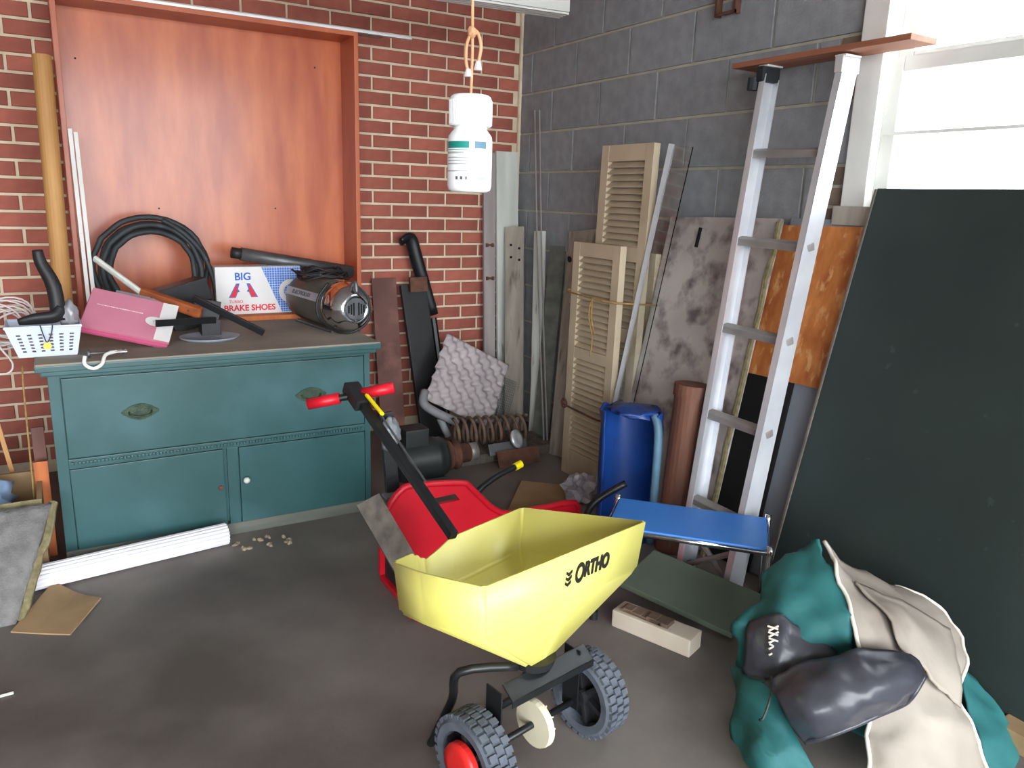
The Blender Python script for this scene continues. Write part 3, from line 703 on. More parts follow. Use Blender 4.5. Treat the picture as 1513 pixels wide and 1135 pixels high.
# bumper / exhaust parts
bp = E('black_bumper_part', (-.62,-.2,0), 'black metal bumper bracket with hooked top leaning on the brick wall', 'car part')
t0 = onY(600,362,-.10); t1 = onY(638,470,-.12); t2 = onY(612,420,-.14); b0_ = onY(640,640,-.24); b0_.z = 0
obj('hook', tube([onY(592,358,-.10), onY(606,352,-.09), onY(616,385,-.09), onY(640,465,-.10)], [.028,.034,.036,.03], 10, sm=5, flat=.6), m_black, bp, True)
obj('channel', slab((-.68,-.25,0), (-.54,-.25,0), (-.745,-.11,.80), .03), m_blackpl, bp)
obj('side_rail', tube([(-.53,-.24,.05), onY(640,470,-.11)], .02, 8, flat=.7), m_black, bp)
obj('end_plate', slab(onY(607,432,-.15), onY(632,430,-.15), onY(606,410,-.145), .02), m_rust, bp)
# egg tray foam
ea, eb, ec = onY(628,590,-.44), onY(724,634,-.46), onY(662,493,-.30)
Me = FR(ea, eb-ea, ec-ea); W = (eb-ea).length; H = (Me.inverted() @ ec).y
b = NB(); n = 60; mm = 54; vv = []
for j in range(mm+1):
    vv.append([])
    for i in range(n+1):
        x, y = W*i/n, H*j/mm; k = 0.015*math.sin(x/W*math.pi*11+ (0 if int(y/H*6) % 2 else .6))*math.sin(y/H*math.pi*11)+.008*abs(math.sin(y/H*math.pi*6))
        vv[-1].append(b.verts.new(Me @ V((x+ .16*y*.2, y, k))))
for j in range(mm):
    for i in range(n): b.faces.new((vv[j][i], vv[j][i+1], vv[j+1][i+1], vv[j+1][i]))
obj('egg_tray', b, m_egg, smooth=True, solid=.004, label='grey moulded egg-crate tray tipped on edge among the car parts', cat='tray')
# wire mesh behind it
ma, mb, mc = onY(728,622,-.42), onY(752,630,-.42), onY(735,540,-.36)
Mm = FR(ma, mb-ma, mc-ma); b = NB()
for i in range(8): bx(i*.012, i*.012+.0016, 0, .24, 0, .0016, bm=b, Mx=Mm)
for j in range(20): bx(0, .086, j*.0125, j*.0125+.0016, 0.0016, .003, bm=b, Mx=Mm)
obj('wire_mesh', b, m_wire, label='small piece of galvanised wire mesh beside the egg-crate tray', cat='mesh')
# grey pipe elbow
ep = E('pipe_elbow', onY(640,610,-.5), 'grey plastic drain pipe elbow under the egg-crate tray', 'pipe')
obj('bend', tube([onY(628,578,-.42), onY(626,596,-.46), onY(645,610,-.50), onY(676,624,-.52)], .022, 12, sm=5), m_pvc, ep, True)
obj('branch', tube([onY(650,618,-.48), onY(662,645,-.50)], .018, 12), m_pvc, ep, True)
# coil spring
sa, sb = V((-.66,-.56,.125)), V((-.27,-.62,.115)); sd = (sb-sa).normalized(); su = V((0,0,1)); sv = sd.cross(su)
pts = [sa+(sb-sa)*(i/(9*16))+(su*math.cos(2*math.pi*i/16)+sv*math.sin(2*math.pi*i/16))*.068 for i in range(9*16+1)]
obj('coil_spring', tube(pts, .0085, 8), m_spring, smooth=True, label='large rusty coil spring lying on the floor below the white boards', cat='spring')
bx_ = obj('timber_block', bx(-.75, -.15, -.72, -.48, 0, .045, .004), m_greyplank, label='low dark timber lying on the floor under the coil spring', cat='timber')
# motor
mo = V((-.93,-.80,.10)); Mo = FR(mo+V((-.13,0,0)), V((0,0,1)), V((0,-1,0)))
if (Mo.to_3x3() @ V((0,0,1))).x < 0: Mo = FR(mo+V((-.13,0,0)), V((0,0,1)), V((0,1,0)))
mt = E('electric_motor', mo-V((0,0,.1)), 'black electric motor with terminal box on the floor behind the red tray', 'motor')
obj('housing', lathe([(.03,0),(.085,.012),(.092,.03),(.092,.17),(.096,.175),(.096,.19),(.090,.195),(.090,.215),(.08,.235),(.03,.245)], Mo, 28), m_motor, mt, True)
obj('terminal_box', bx(mo.x-.10, mo.x+.01, mo.y-.05, mo.y+.05, mo.z+.075, mo.z+.155, .006), m_motor, mt)
pu = obj('pulley', lathe([(.02,.245),(.07,.25),(.07,.262),(.05,.27),(.05,.28),(.07,.288),(.07,.30),(.045,.302),(.045,.36),(.04,.362)], Mo, 28), m_rust, mt, True)
obj('hub', lathe([(.04,.3625),(.042,.37),(.042,.40),(.02,.402)], Mo, 20), m_alud, pu, True)
obj('foot', bx(mo.x-.09, mo.x+.08, mo.y-.08, mo.y+.08, 0, .03, .004), m_motor, mt)
# brackets & disc
bk2 = E('steel_bracket', (-.48,-.74,0), 'bent rusty steel bracket with a shiny round disc beside the motor', 'bracket')
obj('plate', slab((-.54,-.82,.0), (-.34,-.88,.0), (-.54,-.79,.075), .012), m_rust, bk2)
obj('arm', slab((-.56,-.765,.05), (-.36,-.80,.03), (-.56,-.74,.10), .018), m_steel, bk2)
obj('disc', lathe([(.046,0),(.046,.012),(.02,.016),(.012,.01)], Matrix.Translation((-.42,-.765,.115)) @ Matrix.Rotation(R(62),4,'X') @ Matrix.Rotation(R(25),4,'Y'), 24), m_alu, bk2, True)
obj('floor_cardboard', slab(onZ(735,790,.0)+V((0,0,.012)), onZ(850,770,.0)+V((0,0,.012)), onZ(770,716,.0)+V((0,0,.02)), .008), m_card, label='brown cardboard piece on the floor behind the red tray', cat='cardboard')

# ================================================================== SHUTTERS
def shutter(name, bl, br, tl, label, rails, nsl, group=None):
    bl, br, tl = V(bl), V(br), V(tl); Mx = FR(bl, br-bl, tl-bl); W = (br-bl).length; H = (Mx.inverted() @ tl).y; th = .032; st = .05
    e = E(name, bl, label, 'shutter', group)
    obj('stile', bx(0, st, 0, H, -th, 0, .002, Mx=Mx), m_cream, e); obj('stile', bx(W-st, W, 0, H, -th, 0, .002, Mx=Mx), m_cream, e)
    for a, b_ in rails: obj('rail', bx(st, W-st, a*H, b_*H, -th+.002, -.001, .001, Mx=Mx), m_cream, e)
    for (a, b_), (c_, d_) in zip(rails, rails[1:]):
        z0, z1 = b_*H, c_*H; n_ = max(3, int((z1-z0)/.0265)); 
        for i in range(n_):
            zc = z0+(i+.5)*(z1-z0)/n_
            ML = Mx @ Matrix.Translation((W/2, zc, -.014)) @ Matrix.Rotation(R(-52),4,'X')
            obj('slat', box(NB(), (0,0,0), (W-2*st+.004,.033,.006), ML), m_cream, e)
    return e
shutter('louvred_shutter', (-.285,-.965,0), (-.285,-1.30,0), (-.275,-.945,1.075), 'short cream louvred shutter tied in front of the taller shutter', ((0,.115),(.52,.565),(.945,1)), 20, None)
shutter('louvred_shutter', (-.235,-1.03,0), (-.235,-1.37,0), (-.195,-.995,1.485), 'tall cream louvred shutter standing behind the shorter tied shutter', ((0,.08),(.45,.49),(.68,.72),(.955,1)), 20, None)
obj('shutter_panel', slab((-.17,-1.04,0), (-.17,-1.375,0), (-.13,-1.02,1.04), .03), m_cream, label='plain cream panel standing behind the two louvred shutters', cat='panel')
tw = lambda z, d: [V((-.289,-.955,z)), V((-.322,-1.0,z-.003)), V((-.322,-1.27,z-.012)), V((-.30,-1.32,z-.014)), V((-.12,-1.42,z-.02)), V((-.11,-1.0,z-.005))]
b = tube(tw(.86,0), .004, 6, True); tube([V((-.324,-1.19,.853)), V((-.33,-1.18,.78)), V((-.328,-1.21,.68)), V((-.326,-1.20,.60))], .003, 6, bm=b, sm=5)
tube([V((-.324,-1.19,.853)), V((-.328,-1.20,.76)), V((-.325,-1.225,.70))], .003, 6, bm=b, sm=5)
obj('twine_tie', b, m_twine, smooth=True, label='tan twine tied around the cream shutters with hanging ends', cat='twine')
b = tube(tw(.345,0), .005, 6, True); tube([V((-.325,-1.02,.35))+V((0,.02*math.cos(a),.02*math.sin(a))) for a in [2*math.pi*i/12 for i in range(12)]], .004, 6, True, b)
obj('wire_tie', b, m_rust, label='rusty wire loop tied round the lower half of the shutters', cat='wire')

# ================================================================== GLASS AND METAL STRIP, BOARDS ON THE BLOCK WALL
gb = onZ(876,728); gt = onX(988,212,-.17)
obj('aluminium_strip', slab(gb, gb+V((.010,-.02,0)), gt, .012), m_alu, label='long thin aluminium strip leaning in front of the shutters', cat='strip')
obj('glass_pane', slab(gb+V((-.005,-.03,0)), gb+V((-.04,-.17,0)), gt+V((.0,-.035,-.01)), .004, bev=0), m_glass, label='clear glass pane leaning against the block wall beside the shutters', cat='glass pane')
mw = E('mottled_board', (-.3,-1.65,0), 'large mottled white board leaning on the block wall behind the ladder', 'board')
obj('board', slab((-.33,-1.39,0), (-.33,-1.955,0), (-.07,-1.36,1.20), .018), m_mottle, mw)
obj('crumbled_edge', tube([V((-.33,-1.957,0)).lerp(V((-.07,-1.925,1.2)), t/12)+V((-.004,random.uniform(-.006,.004),0)) for t in range(13)], .010, 6), m_fray, mw)
obj('slot', slab((-.105,-1.548,1.09), (-.105,-1.556,1.09), (-.091,-1.548,1.165), .003, bev=0).copy() if False else slab((-.1075,-1.548,1.09), (-.1075,-1.557,1.09), (-.091,-1.548,1.165), .01, bev=0), m_dark, mw)
ob = E('strand_board', (-.27,-2.15,0), 'orange strand board with black lower half leaning behind the ladder', 'board')
P0, P1, Pt = V((-.30,-1.93,0)), V((-.30,-2.30,0)), V((-.045,-1.90,1.19))
k0 = .56
L0, L1 = P0.lerp(Pt, k0), P1.lerp(Pt+(P1-P0), k0-.03)
obj('upper_part', slab(L0, L0+(P1-P0), Pt, .012), m_osb, ob)
obj('black_lower_part', slab(P0+V((.006,0,0)), P1+V((.006,.16,0)), L0+V((.006,0,0)), .010), m_blackbd, ob)
obj('orange_edge', slab(L0+(P1-P0)+V((0,.004,0)), L0+(P1-P0)+V((0,-.003,0)), Pt+(P1-P0)+V((0,.004,0)), .014, bev=0), m_orange, ob)
obj('grey_sheet', slab((-.275,-1.95,0), (-.275,-2.38,0), (-.022,-1.93,1.215), .006), m_greysheet, label='smooth grey sheet leaning on the wall behind the strand board', cat='sheet')
gbp = E('green_table_half', (-.3,-3.0,0), 'large dark green table-tennis board leaning across the window', 'board')
obj('top', slab((-.365,-2.275,0), (-.365,-3.80,0), (-.055,-2.275,1.318), .018), m_pingpong, gbp)
obj('edge_strip', slab((-.369,-2.268,.002), (-.369,-2.276,.002), (-.059,-2.268,1.316), .02), m_greyplank, gbp)

# ================================================================== LADDER (upside down) and plank
ld = E('aluminium_ladder', (-.5,-2.13,0), 'aluminium ladder leaning upside down against the block wall', 'ladder')
LT, RT = V((-.105,-1.83,1.682)), V((-.105,-2.16,1.676)); LBt, RBt = V((-.48,-2.015,0)), V((-.48,-2.25,0))
def rail(a, b_, side):
    dirv = (b_-a).normalized(); yv = V((0,-side,0)); Mx = FR(a, dirv, yv)   # local z ~ depth
    Lr = (b_-a).length; bm_ = NB(); dz = .07
    bx(0, Lr, -.0015, .0015, -dz/2, dz/2, bm=bm_, Mx=Mx)
    for s in (-1, 1): bx(0, Lr, 0, .024, s*dz/2-.0015*s-.0015, s*dz/2-.0015*s+.0015, bm=bm_, Mx=Mx)
    return obj('rail', bm_, m_alu, ld)
r1 = rail(LT, LBt, 1); r2 = rail(RT, RBt, -1)
for k in range(6):
    t = (1.70-(1.445-.2985*k))/1.70
    a, b_ = LT.lerp(LBt, t), RT.lerp(RBt, t)
    Mx = FR(a, b_-a, V((-.3,0,1))); obj('rung', box(NB(), ((b_-a).length/2,0,0), ((b_-a).length+.006,.026,.034), Mx, .006), m_alud, ld)
for a, s in ((LT, 1), (RT, -1)):
    c_ = obj('rubber_foot', box(NB(), a+V((-.005,-.008*s,.01)), (.085,.03,.05), None, .006), m_rubberd if s == 1 else m_alu, ld)
    obj('foot_cap', box(NB(), a+V((0,-.012*s,.036)), (.075,.04,.006), None, .002), m_white, c_)
obj('swivel_foot', tube([LT+V((-.04,.022,.0)), LT+V((-.04,.024,-.04))], .02, 10), m_rubberd, ld)
b = tube([V((-.46,-2.03,.16)), V((-.46,-2.23,.02))], .010, 8); tube([V((-.47,-2.235,.16)), V((-.47,-2.03,.03))], .010, 8, bm=b)
obj('diagonal_brace', b, m_alud, ld)
pq = obj('wooden_plank', bx(-.155, -.03, -2.385, -1.71, 1.7215, 1.739, .002), m_plankbr, label='thin brown plank lying across the ladder top in front of the window', cat='plank')

# ================================================================== BIN, PIPE
bn = E('blue_bin', (-.42,-1.66,0), 'blue plastic bin with a torn open side standing behind the blue step', 'bin')
b = NB(); vv = []; cx_, cy_ = -.475, -1.68; 
for j in range(9):
    z = .50*j/8; vv.append([])
    for i in range(25):
        a = R(284)+R(250)*i/24
        r_ = .106+.012*z+(.012*mnoise.noise(V((i*.4,j*.9,1))) if j > 6 else 0)
        vv[-1].append(b.verts.new((cx_+r_*math.cos(a), cy_+r_*math.sin(a)*1.05, z+(.03*mnoise.noise(V((i*.35,2,3))) if j == 8 else 0))))
for j in range(8):
    for i in range(24): b.faces.new((vv[j][i], vv[j][i+1], vv[j+1][i+1], vv[j+1][i]))
obj('shell', b, m_bluepl, bn, True, solid=.005)
obj('crumpled_top', blob((cx_-.0,cy_-.005,.50), (.092,.092,.018), 4, .6, 3), m_bluepl, bn, True)
obj('base', lathe([(.001,0),(.104,0),(.104,.012),(.001,.012)], Matrix.Translation((cx_,cy_,0)), 24, cap=False), m_bluepl, bn)
obj('side_rim', tube([(cx_+.03,cy_-.118,.01),(cx_+.03,cy_-.122,.25),(cx_+.03,cy_-.118,.44),(cx_+.03,cy_-.09,.50)], .016, 8, sm=4), m_bluerim, bn, True)
rp = E('rusty_pipe', (-.37,-1.86,0), 'stout rusty brown pipe with a cap standing left of the ladder', 'pipe')
obj('shaft', tube([(-.395,-1.862,0), (-.36,-1.862,.60)], .060, 24), m_brown, rp, False)
obj('cap', tube([(-.361,-1.862,.585), (-.358,-1.862,.628)], .065, 24), m_brown, rp, False)

# ================================================================== BLUE STEP STOOL
q = [V((-.74,-1.961,.30)), V((-.416,-2.308,.30)), V((-.60,-2.465,.30)), V((-.915,-2.125,.30))]
ss = E('step_stool', (-.67,-2.21,0), 'chrome framed step stool with a flat blue vinyl seat', 'stool')
Ms = FR(q[3], q[2]-q[3], q[0]-q[3]); W = (q[2]-q[3]).length; H = (q[0]-q[3]).length
obj('seat', box(NB(), (W/2,H/2,-.008), (W,H,.016), Ms, .005), m_blueseat, ss)
obj('seat_trim', tube([Ms @ V(p_) for p_ in ((-.006,-.006,-.012),(W+.006,-.006,-.012),(W+.006,H+.006,-.012),(-.006,H+.006,-.012))], .008, 8, True), m_chrome, ss, True)
for i, (lx, ly) in enumerate(((.0,.0),(W,.0),(W,H),(0,H))):
    tp = Ms @ V((lx+(.006 if lx else -.006), ly+(.006 if ly else -.006), -.012)); ft = Ms @ V((lx+(.008 if lx else -.02), ly+(.008 if ly else -.03), 0)); ft.z = .012
    l_ = obj('leg', tube([tp+V((0,0,.02)), tp, ft], .010, 10), m_chrome, ss, True)
    obj('rubber_tip', tube([ft+V((0,0,-.012)), ft+V((0,0,.015))], .013, 10), m_rubberd, l_)
# olive board and cream beam below
obj('olive_board', slab((-.80,-2.06,.055), (-.69,-2.44,.035), (-.605,-2.00,.10), .02), m_olive, label='flat olive green board lying low on the floor under the blue step', cat='board')
be = E('cream_beam', (-.85,-2.33,0), 'short cream painted timber with a broken brown top on the floor', 'timber')
B0, B1 = onZ(903,925), onZ(1018,973); hd_ = (B1-B0).normalized(); pv = V((-hd_.y, hd_.x, 0)); Lb = (B1-B0).length
if pv.x < 0: pv = -pv
MB_ = FR(B0, hd_, pv)
if (MB_.to_3x3() @ V((0,0,1))).z < 0: pass
zs = 1 if (MB_.to_3x3() @ V((0,0,1))).z > 0 else -1
obj('beam', bx(0, Lb, 0, .075, 0, zs*.055, .006, Mx=MB_), m_beam, be)
b = NB(); random.seed(9)
for i in range(14):
    x = .02+i*(Lb-.12)/14; bx(x, x+.03, .012, .055+random.uniform(-.012,.008), zs*.05, zs*(.058+random.uniform(.0,.012)), .001, b, MB_)
obj('broken_top', b, m_beamtop, be)

# ================================================================== RED TRAY
rd = E('red_tray', (-1.15,-1.7,0), 'red plastic tray with a raised back and carrying slot behind the spreader', 'tray')
YB = -1.60
pb = [onY(u, v, YB) for u, v in ((560,800),(572,752),(592,724),(610,717),(680,713),(696,722),(738,757),(790,752),(848,742),(852,765))]
poly = [(p_.x, p_.z) for p_ in pb]+[(pb[-1].x, .02), (pb[0].x, .02)]
b = NB(); Mx = FR((0,YB,0), (1,0,0), (0,0,1))
hx0, hx1, hz0, hz1 = onY(632,738,YB).x, onY(678,738,YB).x, .232, .262
outer = [b.verts.new(Mx @ V((x, z, 0))) for x, z in poly]
hole = [b.verts.new(Mx @ V((x, z, 0))) for x, z in ((hx0,hz0),(hx0+.01,hz1-.004),(hx1-.02,hz1),(hx1,hz0+.004))]
es = [b.edges.new((outer[i], outer[(i+1)%len(outer)])) for i in range(len(outer))]+[b.edges.new((hole[i], hole[(i+1)%4])) for i in range(4)]
bmesh.ops.triangle_fill(b, use_beauty=True, use_dissolve=False, edges=es)
obj('back_wall', b, m_red, rd, solid=.016)
obj('handle_rim', tube([p_+V((0,-.004,0)) for p_ in pb], .012, 8, sm=3), m_red, rd, True)
obj('tray_floor', bx(pb[0].x, -.82, -1.90, YB, .0, .022, .008), m_red, rd)
obj('side_rim', tube([(pb[0].x,YB,.17),(pb[0].x-.012,-1.72,.16),(pb[0].x-.015,-1.86,.13),(pb[0].x-.01,-1.885,.012)], .010, 8, sm=4), m_red, rd, True)
obj('black_liner', slab((pb[0].x+.012,-1.62,.024), (pb[0].x+.012,-1.87,.024), (pb[0].x+.012,-1.62,.15), .006), m_blackpl, rd)
obj('front_lip', tube([(pb[0].x,-1.895,.014),(-1.2,-1.905,.014),(-.83,-1.895,.014)], .014, 8, sm=3), m_red, rd, True)
hb = E('bent_handle', (-1.0,-1.55,0), 'bent black tube handle with a yellow end cap behind the red tray', 'handle')
h0, h1, h2 = onY(700,738,-1.52), onY(728,708,-1.50), onY(765,688,-1.48)
obj('tube', tube([V((h0.x-.04,-1.54,0)), h0, h1, h2], .011, 10, sm=4), m_black, hb, True)
obj('end_cap', tube([h2-(h2-h1)*.12, h2+(h2-h1)*.14], .0145, 12), m_yel2, hb)
g0, g1, g2 = onY(868,758,-1.74), onY(888,735,-1.76), onY(925,714,-1.80)
obj('bent_handle', tube([V((g0.x-.01,-1.72,0)), g0, g1, g2], .013, 10, sm=4), m_black, smooth=True, label='bent black tube handle without a cap beside the blue step', cat='handle')
cb2 = sheet([[onZ(845,745,.06), onZ(868,722,.16), onZ(885,700,.12)], [onZ(860,760,.05), onZ(885,745,.11), onZ(910,712,.14)], [onZ(880,775,.03), onZ(905,765,.06), onZ(925,745,.08)]], 6, .03, 16, 2.)
obj('crumpled_bag', blob((-.44,-1.335,.06), (.07,.06,.065), 6, .7, 3, zmin=0.), m_bag, label='crumpled pale plastic bag on the floor below the shutters', cat='bag')
pst = E('taped_post', (-1.36,-1.53,0), 'black flat post wrapped with silver tape standing behind the red tray', 'post')
obj('bar', slab((-1.37,-1.54,0), (-1.325,-1.54,0), (-1.395,-1.50,.545), .02), m_black, pst)
obj('tape_wrap', blob((-1.37,-1.52,.475), (.034,.028,.06), 2, .4), m_duct, pst, True)
obj('tape_band', bx(-1.40, -1.325, -1.562, -1.515, .262, .270), m_duct, pst)
w0, w1 = onY(536,745,-1.74), onY(600,828,-1.90)
obj('weathered_plank', slab(w1+V((-.035,0,-.03)), w1+V((.035,0,.0)), w0+V((-.02,0,.0)), .022), m_greyplank, label='short weathered grey plank leaning on the red tray side', cat='plank')
cr_ = onZ(700,760,0)

# ================================================================== SPREADER
sp = E('lawn_spreader', (-1.444,-2.573,0), 'yellow hopper lawn spreader on two black wheels with a red gripped handle', 'spreader')
K = .904
def sc(p): return CAM+(V(p)-CAM)*K
A, B, C, D = sc((-1.672,-2.287,.421)), sc((-1.597,-2.591,.482)), sc((-1.021,-2.416,.447)), sc((-1.170,-2.039,.372))
e1 = V((.982,.19,0)).normalized(); e2 = V((-e1.y,e1.x,0))
A2 = A.lerp(B, .38)+(A-D).normalized()*.012
cen = (A+B+C+D)/4; tip = V((-1.445,-2.555,.255))
rim = [A, A2, B, B.lerp(C,.5), C, C.lerp(D,.5), D, D.lerp(A,.33), D.lerp(A,.60), D.lerp(A,.70), D.lerp(A,.80), D.lerp(A,.86)]
def inset(p, k, dz): q_ = p+(cen-p)*k; q_ = V((q_.x, q_.y, p.z-dz)); return q_
mid = [inset(p_, .045, .118) for p_ in rim]
notch = {9: .018, 10: .030}
rimv = [p_-V((0,0,notch.get(i, 0))) for i, p_ in enumerate(rim)]
def toward(p, k): 
    t_ = tip+((p-cen)*.14); t_.z = tip.z; return p.lerp(t_, k)
low = [toward(p_, .97) for p_ in mid]
b = NB(); rr = [[b.verts.new(p_) for p_ in ring_] for ring_ in (rimv, mid, low)]
for a_, b_ in zip(rr, rr[1:]):
    for i in range(len(rim)): j = (i+1) % len(rim); b.faces.new((a_[i], a_[j], b_[j], b_[i]))
b.faces.new(rr[2])
bmesh.ops.bevel(b, geom=[e_ for e_ in b.edges if not e_.is_boundary], offset=.008, segments=3, affect='EDGES')
hop = obj('hopper', b, m_yellow, sp, True, solid=.005)
nf = (C-B).cross(V((0,0,1))).normalized()
if nf.dot(CAM-B) < 0: nf = -nf
fB, fC = mid[2], mid[4]
upv = (B+C)/2-(fB+fC)/2
TM = FR(B.lerp(C, .585)-upv*.50+nf*.0, C-B, upv); TM = TM @ Matrix.Translation((0,0,.0045))
text('lettering_hopper', 'O', .062, TM @ Matrix.Translation((-.026,0,0)), m_ink, hop, sx=.62, off=.0022)
text('lettering_hopper', 'RTHO', .048, TM @ Matrix.Translation((.035,.003,0)), m_ink, hop, sx=.68, off=.0022)
b = NB()
for i in range(3): extr([(-.075,.012-i*.012),(-.066,.006-i*.012),(-.056,.012-i*.012),(-.056,.019-i*.012),(-.066,.013-i*.012),(-.075,.019-i*.012)], .0012, TM, b)
obj('emblem', b, m_ink, hop)
hb_ = A.lerp(B,.93); obj('bolt', lathe([(.006,0),(.005,.005)], Matrix.Translation(cen+(B-cen)*.72+V((0,0,-.06))), 10), m_rust, hop)
# wheels
R0 = .103
def wheel(c, flip, hubcap):
    Mx = FR(c, e2*flip, V((0,0,1)))
    if (Mx.to_3x3() @ V((0,0,1))).dot(e1) < 0: Mx = FR(c, -e2*flip, V((0,0,1)))
    wl = obj('wheel', lathe([(.070,-.032),(.088,-.034),(.097,-.028),(.097,.028),(.088,.034),(.070,.032),(.072,0),(.070,-.032)], Mx, 40, cap=False), m_rubber, sp)
    b = NB()
    for j in range(30):
        for s in (-1, 0, 1):
            a = 2*math.pi*(j+(.5 if s == 0 else 0))/30
            Mt = Mx @ Matrix.Rotation(a,4,'Z') @ Matrix.Translation((.0985, 0, s*.021))
            box(b, (0,0,0), (.009,.0135,.018), Mt)
    obj('tread_lugs', b, m_rubber, wl, kind='stuff')
    d_ = obj('disc', lathe([(.0715,-.006),(.0715,.006),(.02,.010),(.02,-.010)], Mx, 32), m_blackpl, wl)
    for j in range(6):
        Mt = Mx @ Matrix.Rotation(2*math.pi*j/6+.3,4,'Z'); obj('spoke', bx(.018, .071, -.006, .006, -.024, .024, .003, Mx=Mt), m_blackpl, wl)
    obj('hub', lathe([(.02,-.036),(.02,.036)], Mx, 18), m_blackpl, wl)
    if hubcap: obj('hubcap', lathe([(.050,-.040),(.048,-.046),(.03,-.048),(.001,-.048)], Mx, 28, cap=False), m_redhub, wl, True); obj('hubcap_back', lathe([(.050,-.028),(.050,-.040)], Mx, 28), m_redhub, wl)
    return wl
WN, WF = V((-1.620,-2.612,.104)), V((-1.275,-2.540,.104))
wheel(WN, 1, True); wheel(WF, 1, False)
obj('axle', tube([WN, WF+e1*.02], .008, 10), m_black, sp, True)
gc = WN.lerp(WF, .52); Mg = FR(gc, e2, V((0,0,1)))
gr = obj('gear', lathe([(.012,-.018),(.054,-.016),(.056,-.008),(.056,.0),(.047,.004),(.012,.016)], Mg, 30), m_impeller, sp, False)
b = NB()
for j in range(10): bx(.014, .044, -.0015, .0015, .002, .014, bm=b, Mx=Mg @ Matrix.Rotation(2*math.pi*j/10,4,'Z'))
obj('vane', b, m_impeller, gr)
# frame
fz = .245
f0 = tip-e1*.11+V((0,0,-.02)); f1 = tip+e1*.14+V((0,0,-.02))
b = slab(f0-e2*.055+V((0,0,-.012)), f1-e2*.055+V((0,0,-.012)), f0-e2*.02+V((0,0,.012)), .003)
slab(f0-e2*.055+V((0,0,-.03)), f1-e2*.055+V((0,0,-.03)), f0-e2*.056+V((0,0,-.012)), .003, b)
obj('front_plate', b, m_black, sp)
obj('spout', lathe([(.022,-.05),(.026,-.01),(.045,.0),(.05,.02)], Matrix.Translation(tip+V((0,0,-.01))), 20), m_blackpl, sp)
for s, wc in ((-1, WN), (1, WF)):
    ins = wc - e1*s*.055
    obj('axle_bracket', slab(ins-e2*.02+V((0,0,-.015)), ins+e2*.03+V((0,0,-.015)), ins-e2*.02+V((0,0,.14)), .004), m_black, sp)
obj('leg_frame', tube([tip-e1*.05+V((0,0,.0)), tip-e1*.17+e2*.05+V((0,0,.01)), WN+e1*.03+e2*.12+V((0,0,.06)), WN+e1*.02+e2*.17+V((0,0,-.06)), WN+e1*.05+e2*.19+V((0,0,-.092)), WF-e1*.05+e2*.19+V((0,0,-.092)), WF+e2*.17+V((0,0,-.05)), WF+e2*.12+V((0,0,.06)), tip+e1*.17+e2*.04+V((0,0,.02)), tip+e1*.05+V((0,0,.0))], .010, 10, sm=4), m_black, sp, True)
# handle
hs = D.lerp(A,.60)+V((0,0,.01)); hT = atD(525,582,2.13)
Mh = FR(hs, hT-hs, e1); Lh = (hT-hs).length
stm = obj('handle_stem', box(NB(), (Lh/2,0,0), (Lh+.02,.022,.022), Mh, .004), m_black, sp)
ga, gb_ = atD(457,597,2.13), atD(580,573,2.13)
obj('cross_bar', tube([ga, gb_], .010, 10), m_black, stm)
for s, t in ((ga, .0), (gb_, 1.)):
    o_ = (gb_-ga).normalized()*(1 if t == 0 else -1)
    obj('grip', tube([s-o_*.004, s+o_*.085], .0155, 14), m_red, stm, True)
obj('head_bracket', box(NB(), (Lh-.01,0,.0), (.09,.045,.034), Mh, .006), m_blackpl, stm)
lv0, lv1 = Mh @ V((Lh-.04,.012,.022)), Mh @ V((Lh-.13,.012,.03))
if (Mh.to_3x3() @ V((0,0,1))).dot(CAM-hs) < 0: lv0, lv1 = Mh @ V((Lh-.04,.012,-.022)), Mh @ V((Lh-.13,.012,-.03))
obj('yellow_lever', tube([lv0, lv1], .009, 8, flat=.6), m_yel2, stm)
obj('control_rod', tube([Mh @ V((Lh-.1,.018,-.016)), Mh @ V((Lh*.3,.014,-.013))], .003, 6), m_steel, stm)

# ================================================================== TARP BUNDLE
def keep(p):      # stay clear of the leaning green board
    lim = -.365+.31*p.z/1.318-.035
    return CAM+(p-CAM)*((lim-CAM.x)/(p.x-CAM.x)) if p.x > lim else p
def G(rows): return [[keep(atD(*c_)) for c_ in r_] for r_ in rows]
tb = E('tarp_bundle', (-.72,-2.85,0), 'folded teal canvas tarp with beige lining heaped on the floor by the green board', 'tarp')
obj('bundle', blob((-.655,-2.84,.11), (.11,.15,.13), 3, .2, 2., zmin=0), m_tarp, tb, True)
obj('teal_fold', sheet(G([[(1130,850,2.02),(1178,815,2.0),(1212,796,1.95)], [(1112,885,1.98),(1172,868,1.90),(1240,850,1.87)], [(1092,915,1.95),(1178,915,1.84),(1258,905,1.80)], [(1090,965,1.97),(1165,958,1.86),(1262,958,1.80)], [(1092,1000,2.0),(1170,990,1.92),(1262,985,1.86)]]), 6, .022, 13, 1.), m_tarp, tb, True, solid=.006)
obj('teal_drape', sheet(G([[(1082,985,1.98),(1115,1000,1.86),(1160,1010,1.82)], [(1086,1040,1.93),(1120,1060,1.80),(1175,1075,1.76)], [(1090,1100,1.86),(1130,1120,1.74),(1200,1130,1.72)], [(1092,1165,1.80),(1150,1190,1.70),(1240,1200,1.68)]]), 6, .02, 12, 4.), m_tarp, tb, True, solid=.006)
cvs = G([[(1212,795,1.945),(1262,835,1.98),(1320,868,2.02)], [(1236,850,1.86),(1300,880,1.88),(1385,905,1.97)], [(1258,930,1.79),(1330,940,1.80),(1425,975,1.90)], [(1268,990,1.78),(1345,1010,1.76),(1422,1040,1.83)], [(1275,1070,1.74),(1350,1080,1.70),(1445,1095,1.78)], [(1285,1150,1.70),(1360,1170,1.66),(1470,1160,1.74)]])
